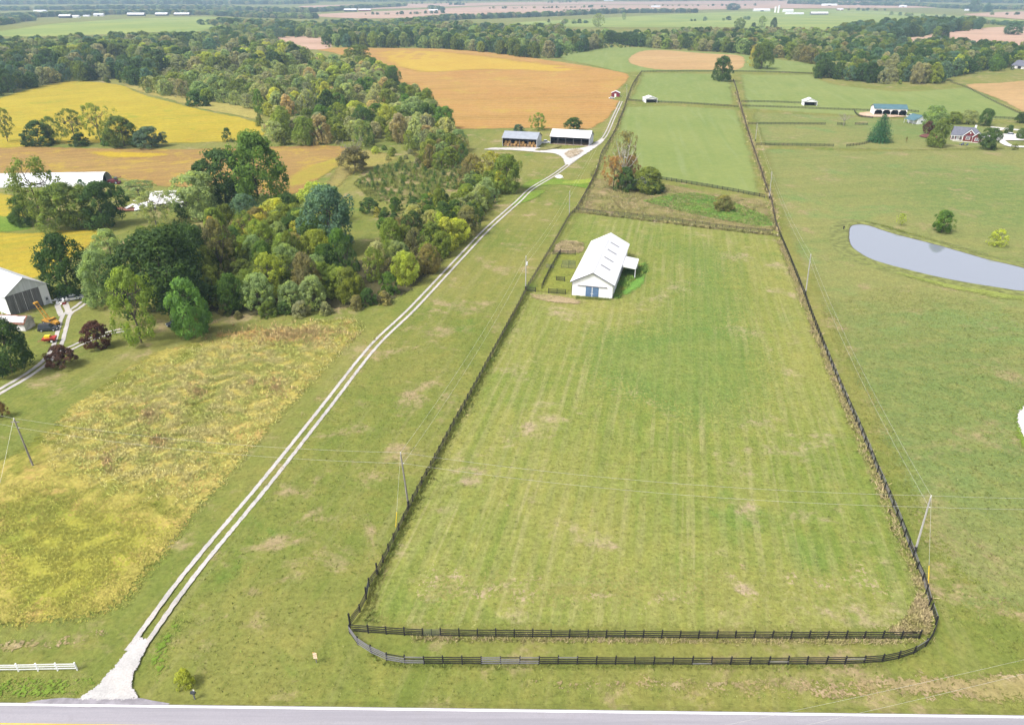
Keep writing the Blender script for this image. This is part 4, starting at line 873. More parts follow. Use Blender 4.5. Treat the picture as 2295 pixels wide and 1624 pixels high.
for k, (u, v, h_) in enumerate(((1737, 29, 20), (1744, 29.5, 24))):
    p = G(u, v); r = empty('silo', p); tag(r, ('shorter' if k == 0 else 'taller') + ' of the two white silos at the far dairy', 'silo')
    MB().tube((0, 0, 0), (0, 0, h_), 3.6, 3.6, 20).build('drum', 'white_metal', r); MB().tube((0, 0, h_), (0, 0, h_ + 2.2), 3.7, .4, 20).build('dome', 'white_roof', r)
r, L = far_barn(2266, 153, 36, 3, 7.5, 14, 'peeling', 'shingle', 'grey-roofed house half hidden at the edge of the wood', cat='house', sl=3)
# ================================================================ VEHICLES AND SMALL THINGS
def paint(name, c, rough=.3, spec=.5):
    m, nt, b, out, co = new_mat(name); b.inputs['Base Color'].default_value = (*c, 1); b.inputs['Roughness'].default_value = rough; b.inputs['Specular IOR Level'].default_value = spec; return m
paint('paint_white', (.75, .75, .78)); paint('paint_dark', (.035, .04, .05)); paint('paint_silver', (.42, .46, .55)); pmat('paint_red', (.36, .035, .028), .3, 1.5, .6, dirt=((.2, .09, .06), .6)); pmat('paint_yellow', (.46, .235, .03), .3, 1.2, .65, dirt=((.22, .13, .05), .58)); paint('rubber', (.02, .02, .02), .9); paint('lamp', (.8, .8, .8), .2); paint('paint_blue', (.03, .05, .25))
paint('paint_maroon', (.14, .018, .03), .6)
def wheels(r, xs, w, rad, wd=.24, rim='paint_silver'):
    for x in xs:
        for y in (-w / 2, w / 2 - wd):
            t = MB().tube((x, y, rad), (x, y + wd, rad), rad, rad, 16).build('wheel', 'rubber', r); MB().tube((x, y - .01, rad), (x, y + wd + .01, rad), rad * .58, rad * .58, 12).build('rim', rim, t)
def car(u, v, rz, col, label, kind='sedan', cat='car', name='parked_car'):
    p = G(u, v); r = empty(name, p, rz); tag(r, label, cat); L, W = (4.6, 1.8) if kind != 'pickup' else (5.4, 1.95)
    lo = [(-L / 2, .35), (-L / 2 + .1, .75), (-L / 2 + .25, .9), (L / 2 - 1.3, .95), (L / 2 - .15, .8), (L / 2, .55), (L / 2 - .05, .3), (-L / 2 + .1, .28)]
    MB().prism(lo, 'y', -W / 2, W / 2).build('body', col, r)
    cab = {'sedan': (-1.7, -1.1, .6, 1.3, 1.45), 'suv': (-2.15, -1.9, .5, 1.1, 1.8), 'pickup': (-.9, -.7, .7, 1.3, 1.8)}[kind]; a, b, c, d, zt = cab; i = .22
    MB().hexa([(a, -W / 2 + .05, .9), (d, -W / 2 + .05, .9), (d, W / 2 - .05, .9), (a, W / 2 - .05, .9), (b, -W / 2 + i, zt - .06), (c, -W / 2 + i, zt - .06), (c, W / 2 - i, zt - .06), (b, W / 2 - i, zt - .06)]).build('glasshouse', 'glass', r)
    MB().box(b - .04, c + .04, -W / 2 + i - .03, W / 2 - i + .03, zt - .06, zt + .01).build('roof_panel', col, r)
    for s_ in (-1, 1): MB().box(L / 2 - .12, L / 2 - .01 + .03, s_ * W * .36 - .16, s_ * W * .36 + .16, .58, .72).build('headlight', 'lamp', r)
    if kind == 'pickup': MB().box(-L / 2 + .12, -1.0, -W / 2 + .12, W / 2 - .12, .86, .955).build('bed', 'paint_dark', r)
    wheels(r, (-L * .3, L * .31), W + .02, .34); return r
car(144, 668, R(-95), 'paint_silver', 'silver-blue car with open dark windows beside the big dark tree', 'suv'); car(110, 745 - 5, R(10), 'paint_dark', 'dark car parked below the yellow crane truck', 'suv'); car(395, 728, R(-140), 'paint_dark', 'black car in the shade at the wood edge below the bright maple')
car(1371, 221.5, R(8), 'paint_white', 'white car parked in front of the red shed'); car(2266, 305, R(-70), 'paint_white', 'white car on the pale driveway of the brick house', 'suv'); car(2202, 309, R(20), 'paint_white', 'white car half hidden behind the lawn tree at the house corner')
car(2040, 262, R(5), 'paint_white', 'white pickup truck outside the blue-roofed barn', 'pickup', 'truck', 'pickup_truck'); car(1222, 321, R(15), 'paint_white', 'white pickup nose beside the machine shed wall', 'pickup', 'truck', 'pickup_truck')
car(168, 671, R(30), 'paint_white', 'small white dumped vehicle at the end of the yard track', 'sedan')
# yellow crane truck
r = empty('crane_truck', G(117, 727), R(-25)); r.scale = (.85, .85, .85); tag(r, 'yellow truck with raised crane boom in front of the old barn', 'truck')
MB().box(-3.2, 2.6, -.9, .9, .6, .9).build('chassis', 'paint_dark', r); MB().prism([(.3, .9), (1.5, .9), (1.5, 1.6), (1.1, 2.3), (.4, 2.3)], 'y', -.95, .95).build('cab', 'paint_yellow', r); MB().hexa([(1.55, -.85, .8), (3.1, -.75, .8), (3.1, .75, .8), (1.55, .85, .8), (1.55, -.8, 1.65), (3.0, -.6, 1.45), (3.0, .6, 1.45), (1.55, .8, 1.65)]).build('hood', 'paint_yellow', r)
MB().box(.55, 1.35, -.97, .97, 1.6, 2.1).build('window', 'glass', r); MB().box(-3.1, .2, -.95, .95, .91, 1.35).build('bed', 'paint_yellow', r)
for s_ in (-1, 1): MB().tube((-1.0, s_ * .6, 1.3), (-4.6, s_ * .45, 6.2), .17, .13, 6).build('boom', 'paint_yellow', r)
for k in range(1, 7): q = Vector((-1, 0, 1.3)).lerp(Vector((-4.6, 0, 6.2)), k / 7); MB().tube(q + Vector((0, -.6, 0)), q + Vector((0, .6, 0)), .1, .1, 6).build('boom_rung', 'paint_yellow', r)
MB().box(-5.0, -4.2, -.6, .6, 6.0, 6.5).build('boom_head', 'paint_yellow', r); wheels(r, (-2.2, 1.9), 2.0, .5, .3)
# red farm wagon, red combine header
r = empty('farm_wagon', G(114, 767) if False else G(114, 766), R(15)); tag(r, 'bright red farm wagon with orange load beside the dark maple', 'wagon')
MB().hexa([(-1.2, -.7, .6), (1.3, -.7, .6), (1.3, .7, .6), (-1.2, .7, .6), (-1.6, -.85, 1.15), (1.5, -.85, 1.35), (1.5, .85, 1.35), (-1.6, .85, 1.15)]).build('box', 'paint_red', r); MB().box(-1.0, .2, -.5, .6, 1.2, 1.75).build('load', 'guard_yellow', r); MB().tube((-1.4, 0, .6), (-2.8, 0, .45), .06, n=6).build('tongue', 'paint_red', r); wheels(r, (.5,), 1.7, .45, .25, 'white_trim')
r = empty('red_implement', G(256, 412), R(15)); r.scale = (.85, .85, .85); tag(r, 'dark red harvester parked in the mouth of the hoop building', 'machine')
MB().box(-2.6, 2.0, -1.3, 1.3, .8, 2.2).build('body', 'paint_maroon', r); MB().box(.6, 2.0, -1.0, 1.0, 2.2, 3.3).build('cab', 'glass', r); MB().box(2.1, 3.0, -2.4, 2.4, .3, 1.0).build('header', 'paint_maroon', r); MB().tube((-1, .9, 2.3), (3.6, 1.9, 3.0), .18, .16, 8).build('auger', 'paint_maroon', r); wheels(r, (-1.6, 1.2), 2.9, .75, .5)
# pickup wreck bits, mailbox, marker, boulder
r = empty('junk_pile', G(130, 680)); tag(r, 'white and red scrap heap beside the old barn door', 'scrap'); random.seed(9)
for k in range(9): o = MB().box(-.6, .6, -.25, .25, -.06, .06).build('scrap_piece', random.choice(('white_trim', 'peeling', 'paint_dark', 'white_roof')), r); o.location = (random.uniform(-2, 2), random.uniform(-.8, 1.0), random.uniform(.15, 1.0)); o.rotation_euler = (random.uniform(-.6, .6), random.uniform(-.6, .6), random.uniform(0, 3))
o = MB().box(1.4, 2.4, -.9, -.1, .0, .5).build('scrap_piece', 'paint_red', r)
r = empty('mailbox', G(437, 1566), R(80)); tag(r, 'black mailbox on a short post at the roadside', 'mailbox')
box('post', 'weathered', r, -.06, .06, -.06, .06, 0, 1.05); MB().prism([(-.16, 1.05), (.16, 1.05), (.16, 1.25), (.1, 1.36), (-.1, 1.36), (-.16, 1.25)], 'y', -.3, .3).build('box', 'paint_dark', r); MB().box(.165, .19, -.1, .1, 1.2, 1.5).build('flag', 'white_trim', r)
r = empty('marker_sign', G(709, 1485), R(-12)); tag(r, 'tan and white striped marker sign standing in the roadside grass', 'sign')
box('post', 'pole_wood', r, -.05, .05, .03, .11, -.1, 1.9); pmat('sign_tan', (.62, .36, .12), .1, 2)
MB().box(-.28, .28, -.02, .02, .8, 1.9).build('panel', 'sign_tan', r)
for k in range(3): MB().hexa([(-.26, -.03, .85 + k * .36), (.26, -.03, 1.02 + k * .36), (.26, -.021, 1.02 + k * .36), (-.26, -.021, .85 + k * .36), (-.26, -.03, 1.0 + k * .36), (.26, -.03, 1.17 + k * .36), (.26, -.021, 1.17 + k * .36), (-.26, -.021, 1.0 + k * .36)]).build('stripe', 'white_trim', r)
def rock(name, u, v, s_, label, mat='white_trim'):
    p = G(u, v); rs = np.random.default_rng(int(u)); vv = []; ff = []; n = 9
    for a in range(5):
        for b in range(n): t = 2 * math.pi * b / n; e = a / 4 * math.pi / 2; q = rs.uniform(.8, 1.15); vv.append((math.cos(t) * math.cos(e) * q, .7 * math.sin(t) * math.cos(e) * q, .6 * math.sin(e) * q))
    for a in range(4):
        for b in range(n): c = (b + 1) % n; ff.append([a * n + b, a * n + c, a * n + n + c, a * n + n + b])
    tag(link(name, pymesh(name, vv, ff, MATS[mat]), None, p, None, (s_, s_, s_)), label, 'boulder')
rock('boulder', 1253.5, 398, 2.0, 'white boulder beside the lane at the green swale'); rock('boulder', 1876, 1461, .35, 'small white stone in the strip between the roadside fences') if False else None
r = empty('water_post', G(1890, 516)); tag(r, 'small black post at the shallow end of the pond', 'post'); box('shaft', 'black_base', r, -.15, .15, -.15, .15, 0, 1.2); box('cap', 'black_base', r, -.25, .25, -.25, .25, 1.2, 1.5)
# patio set and flower bed at the brick house
r = empty('patio_set', G(2159, 326)); tag(r, 'dark round patio table with chairs on the lawn', 'table'); MB().tube((0, 0, .68), (0, 0, .74), .8, .8, 16).build('table_top', 'paint_dark', r); MB().tube((0, 0, 0), (0, 0, .68), .08, n=8).build('pedestal', 'paint_dark', r)
for k in range(5):
    t = k * 2 * math.pi / 5; c = empty('patio_chair', r.location + Vector((2.0 * math.cos(t), 1.6 * math.sin(t), 0)), t + R(90)); tag(c, 'dark patio chair round the table on the house lawn', 'chair', 'patio chairs'); box('seat', 'paint_blue', c, -.3, .3, -.3, .3, .4, .48); box('backrest', 'paint_blue', c, -.3, .3, -.35, -.29, .5, 1.1)
    for x in (-.27, .22):
        for y in (-.27, .22): box('leg', 'paint_dark', c, x, x + .05, y, y + .05, 0, .4)
sheet('mulch_bed', [(2057, 306), (2075, 301), (2100, 303), (2100, 312), (2075, 310)], grass('mulch', (.16, .05, .045), (.13, .06, .05), soft=.8, big=.1), off=.3)
sheet('dirt_lot', [(1920, 256), (1940, 252), (1960, 253), (2030, 262), (2000, 264), (1940, 263)], grass('lot_dirt', (.40, .28, .19), (.45, .34, .25), soft=1.5, big=.05), off=.3)
sheet('brush_pile_ground', [(1262, 345), (1285, 335), (1310, 338), (1295, 350), (1275, 356)], grass('scrub', (.2, .16, .1), (.26, .2, .12), soft=1.5, big=.2, tan=(.5, .45, .4), tan_lo=.45), off=.4)
sheet('yard_weeds', [(1196, 337), (1240, 326), (1262, 328), (1240, 336), (1215, 339)], grass('yard_weed', (.12, .12, .05), (.2, .19, .08), soft=1.5, big=.2), off=.42)
# ================================================================ TREES
def rand_dir(n, rg):
    d = rg.normal(size=(n, 3)); return d / np.linalg.norm(d, axis=1, keepdims=True)
def quads(c, nrm, size, rg, asp=1.0):
    """leaf faces: centre, normal, size -> verts, loops"""
    n = len(c); a = np.cross(nrm, rand_dir(n, rg)); a /= np.linalg.norm(a, axis=1, keepdims=True) + 1e-9; b = np.cross(nrm, a); s = size[:, None] * .5
    v = np.stack([c - a * s - b * s * asp * .5, c + a * s * .2 - b * s * asp, c + a * s + b * s * asp * .3, c - a * s * .3 + b * s * asp], 1).reshape(-1, 3)
    return v, np.arange(4 * n).reshape(-1, 4)
SHAPES = {  # bottom, envelope radius by height (0..1 of the crown), clumps, leaves per clump, leaf size, clump radius
    'round': (.04, lambda t: .5 * np.sqrt(np.clip(1 - (2 * t - .80) ** 2 / 1.45, .02, 1)), 130, 96, .031, .118),
    'tall': (.04, lambda t: .5 * np.sqrt(np.clip(1 - (2 * t - .82) ** 2 / 1.4, .02, 1)) * (1 - .12 * t), 140, 90, .028, .112),
    'broad': (.05, lambda t: .5 * np.sqrt(np.clip(1 - (1.7 * t - .55) ** 2 / 1.4, .03, 1)), 140, 96, .030, .108),
    'sparse': (.14, lambda t: .5 * np.sqrt(np.clip(1 - (2 * t - 1.0) ** 2 / 1.2, .04, 1)), 80, 52, .025, .085),
    'bush': (.0, lambda t: .5 * np.sqrt(np.clip(1 - (1.2 * t - .2) ** 2, .03, 1)), 90, 84, .040, .11),
    'thin': (.05, lambda t: .5 * np.sqrt(np.clip(1 - (2 * t - .85) ** 2 / 1.3, .03, 1)), 100, 62, .027, .092),
    'poplar': (.03, lambda t: .5 * np.sqrt(np.clip(1 - (2 * t - .75) ** 2 / 1.6, .02, 1)) * (1 - .35 * t), 90, 76, .027, .085)}
def tube_np(path, rad, n=5):
    """tapered tube through points"""
    v = []; f = []
    for i, (p, r) in enumerate(zip(path, rad)):
        d = (path[min(i + 1, len(path) - 1)] - path[max(i - 1, 0)]).normalized(); a = d.orthogonal().normalized(); b = d.cross(a)
        for k in range(n): t = 2 * math.pi * k / n; v.append(tuple(p + a * (r * math.cos(t)) + b * (r * math.sin(t))))
        if i:
            for k in range(n): j = (k + 1) % n; o = (i - 1) * n; f.append([o + k, o + j, o + n + j, o + n + k])
    return v, f
def trunk_mesh(seed, z0, env, limbs=7, thick=.022, mat=None, reach=.8, twig=False):
    rg = random.Random(seed); mb = MB()
    def add(path, rad):
        b = len(mb.v); v, f = tube_np(path, rad); mb.v += v; mb.f += [[b + k for k in q] for q in f]
    top = Vector((rg.uniform(-.05, .05), rg.uniform(-.05, .05), .72)); st = [Vector((0, 0, -.02)), Vector((rg.uniform(-.02, .02), rg.uniform(-.02, .02), .25)), Vector((rg.uniform(-.04, .04), rg.uniform(-.04, .04), .5)), top]
    add(st, [thick, thick * .8, thick * .55, thick * .25])
    for k in range(limbs):
        t = rg.uniform(.25, .95); s = st[1].lerp(st[2], t) if t < .6 else st[2].lerp(st[3], (t - .6) / .4); a = 2 * math.pi * (k / limbs) + rg.uniform(-.4, .4); zz = rg.uniform(.55, .93); tt = (zz - z0) / (1 - z0)
        e = Vector((math.cos(a), math.sin(a), 0)) * float(env(np.array([min(max(tt, 0), 1)]))[0]) * reach + Vector((0, 0, zz)); m = s.lerp(e, .5) + Vector((0, 0, -.03 + rg.uniform(-.03, .03)))
        add([s, m, e], [thick * .5, thick * .34, thick * .1])
        if twig:
            for q in range(7):
                w0 = m.lerp(e, rg.uniform(0, .9)); d = Vector((rg.uniform(-1, 1), rg.uniform(-1, 1), rg.uniform(.1, 1))).normalized(); add([w0, w0 + d * rg.uniform(.06, .16)], [thick * .2, thick * .06])
    return pymesh('trunk', mb.v, mb.f, mat or BARK)
def crown_mesh(kind, seed, mat=None):
    rg = np.random.default_rng(seed); z0, env, nc, nl, leaf, rc = SHAPES[kind]
    # a lopsided outline: the radius changes with the bearing and the height
    ph = rg.uniform(0, 6.28, 6); am = rg.uniform(.05, .17, 6)
    t = rg.beta(1.1, 1.0, nc); ang = rg.uniform(0, 2 * np.pi, nc)
    wob = 1 + sum(am[k] * np.sin((k % 3 + 1) * ang + ph[k] + 3 * t * (k > 2)) for k in range(6)) * 1.15
    rho = env(t) * wob * (.34 + .60 * rg.uniform(0, 1, nc) ** .4); rcl = rc * rg.uniform(.5, 1.4, nc)
    rho = np.maximum(rho - rcl * .35, 0)
    C = np.stack([rho * np.cos(ang), rho * np.sin(ang), z0 + (1 - z0) * t * .94 + rcl * .25], 1); C[:, 2] = np.minimum(C[:, 2], 1 - rcl * .75); C[:, 2] = np.maximum(C[:, 2], z0 * .9 + rcl * .5)
    cen = np.array([0, 0, z0 + .42 * (1 - z0)]); outw = C - cen; outw /= np.linalg.norm(outw, axis=1, keepdims=True) + 1e-9
    idx = np.repeat(np.arange(nc), nl); n = len(idx)
    d = rand_dir(n, rg) + outw[idx] * .55 + np.array([0, 0, .3]); d /= np.linalg.norm(d, axis=1, keepdims=True)
    r = rcl[idx] * (.55 + .5 * rg.uniform(0, 1, n)); P = C[idx] + d * r[:, None] 
    nn = d + rand_dir(n, rg) * .55; nn /= np.linalg.norm(nn, axis=1, keepdims=True)
    v, l = quads(P, nn, leaf * rg.uniform(.6, 1.35, n), rg)
    return npmesh('crown', v, l, 4, mat or LEAF)
def spruce_mesh(seed, tiers=16, per=15, n_leaf=11, leaf=.05, ragged=.15):
    rg = np.random.default_rng(seed); P = []; N = []; S = []
    for k in range(tiers):
        t = k / (tiers - 1); z = .06 + .92 * t ** .95; rad = .5 * (1 - t) ** .5 + .012
        m = max(4, int(per * (1 - t * .7)))
        for a in np.arange(m) * 2 * np.pi / m + rg.uniform(0, 6):
            rr = rad * rg.uniform(1 - ragged, 1 + ragged * .6)
            for q in np.linspace(.2, 1, n_leaf):
                P.append((math.cos(a) * rr * q + rg.normal(0, .012), math.sin(a) * rr * q + rg.normal(0, .012), z - .07 * q * q * (1 - t) + rg.normal(0, .012))); dv = np.array([math.cos(a) * .5, math.sin(a) * .5, .8]) + rg.normal(0, .4, 3); N.append(dv / np.linalg.norm(dv)); S.append(leaf * rg.uniform(.7, 1.3) * (1 - .4 * t))
    v, l = quads(np.array(P), np.array(N), np.array(S), rg, .7); return npmesh('crown', v, l, 4, LEAF)
PROTO = {}
for kd in SHAPES:
    z0, env = SHAPES[kd][:2]; PROTO[kd] = []
    for s_ in range(4 if kd in ('round', 'tall', 'thin', 'bush') else 2):
        PROTO[kd].append((trunk_mesh(hash_ := 31 * len(PROTO) + s_, z0, env, 9 if kd in ('sparse', 'thin') else 6, .026 if kd == 'broad' else .018, twig=kd in ('sparse', 'thin')), crown_mesh(kd, 100 + 17 * len(PROTO) + s_)))
stem = MB().tube((0, 0, -.02), (0, 0, .6), .022, .008, 6); stem_me = pymesh('trunk', stem.v, stem.f, BARK)
PROTO['spruce'] = [(stem_me, spruce_mesh(5, 28, 24, 18, .046, .22)), (stem_me, spruce_mesh(6, 26, 22, 16, .046, .2))]
PROTO['cedar'] = [(stem_me, spruce_mesh(8, 13, 10, 8, .11, .3)), (stem_me, spruce_mesh(9, 12, 10, 8, .11, .35)), (stem_me, spruce_mesh(10, 13, 11, 7, .11, .3))]
PROTO['bare'] = [(trunk_mesh(3, .2, SHAPES['round'][1], 14, .02, pmat('grey_bark', (.30, .26, .23), .2, 2), 1.0, True), None)]
PROTO['sycamore'] = [(trunk_mesh(12, .3, SHAPES['broad'][1], 11, .020, PALEBARK, 1.0, True), None)]
T = dict(dark=(.030, .054, .014), deep=(.038, .068, .018), mid=(.055, .10, .018), bright=(.075, .135, .030), olive=(.075, .098, .020), moss=(.105, .135, .024), lime=(.19, .215, .035), gold=(.19, .175, .03), sage=(.125, .165, .06), pale=(.17, .19, .075), blue=(.055, .095, .055), brown=(.112, .106, .04), rust=(.145, .092, .036), plum=(.06, .030, .020), grey=(.145, .15, .075), orange=(.36, .15, .03), spruce=(.030, .080, .038), straw=(.20, .17, .08))
TW = dict(dark='dark green', deep='deep green', mid='mid-green', bright='bright green', olive='olive', moss='mossy olive', lime='yellow-green', gold='golden', sage='grey-green', pale='pale sage', blue='blue-green', brown='brownish', rust='rust-brown', plum='dark red', grey='greyish', orange='orange', spruce='blue-green', straw='straw-coloured')
for k_ in T: T[k_] = tuple(min(.55, c * 2.4) for c in T[k_])
def jitter(c, k=.14): f = random.uniform(1 - k, 1 + k); return [c[0] * f * random.uniform(.92, 1.1), c[1] * f, c[2] * f * random.uniform(.9, 1.1)]
PARTLESS = set()
def plant(p, h, wd, kind, tint, label, group=None, name=None, cat=None, simple=False):
    nm = name or {'bush': 'shrub', 'spruce': 'spruce_tree', 'cedar': 'young_pine', 'bare': 'bare_tree'}.get(kind, 'broadleaf_tree'); cat = cat or {'shrub': 'shrub'}.get(nm, 'tree')
    tm, cm = random.choice(PROTO[kind]); rz = random.uniform(0, 6.28); sx = wd * random.uniform(.94, 1.06); sy = wd * random.uniform(.94, 1.06)
    tn = jitter(T[tint])
    if simple:
        o = link(nm, cm, None, p, (0, 0, rz), (sx, sy, h)); o['tint'] = tn; tag(o, label, cat, group); return o
    r = empty(nm, p, rz); r.scale = (sx, sy, h); tag(r, label, cat, group); link('trunk', tm, r)
    if cm: c = link('crown', cm, r); c['tint'] = tn
    return r
def hero(u, v, vt, wpx, kind, tint, label, **k):
    p = G(u, v); h = max(.6, h_at(p.y, vt) - p.z); return plant(p, h, px(p, wpx), kind, tint, label, **k)
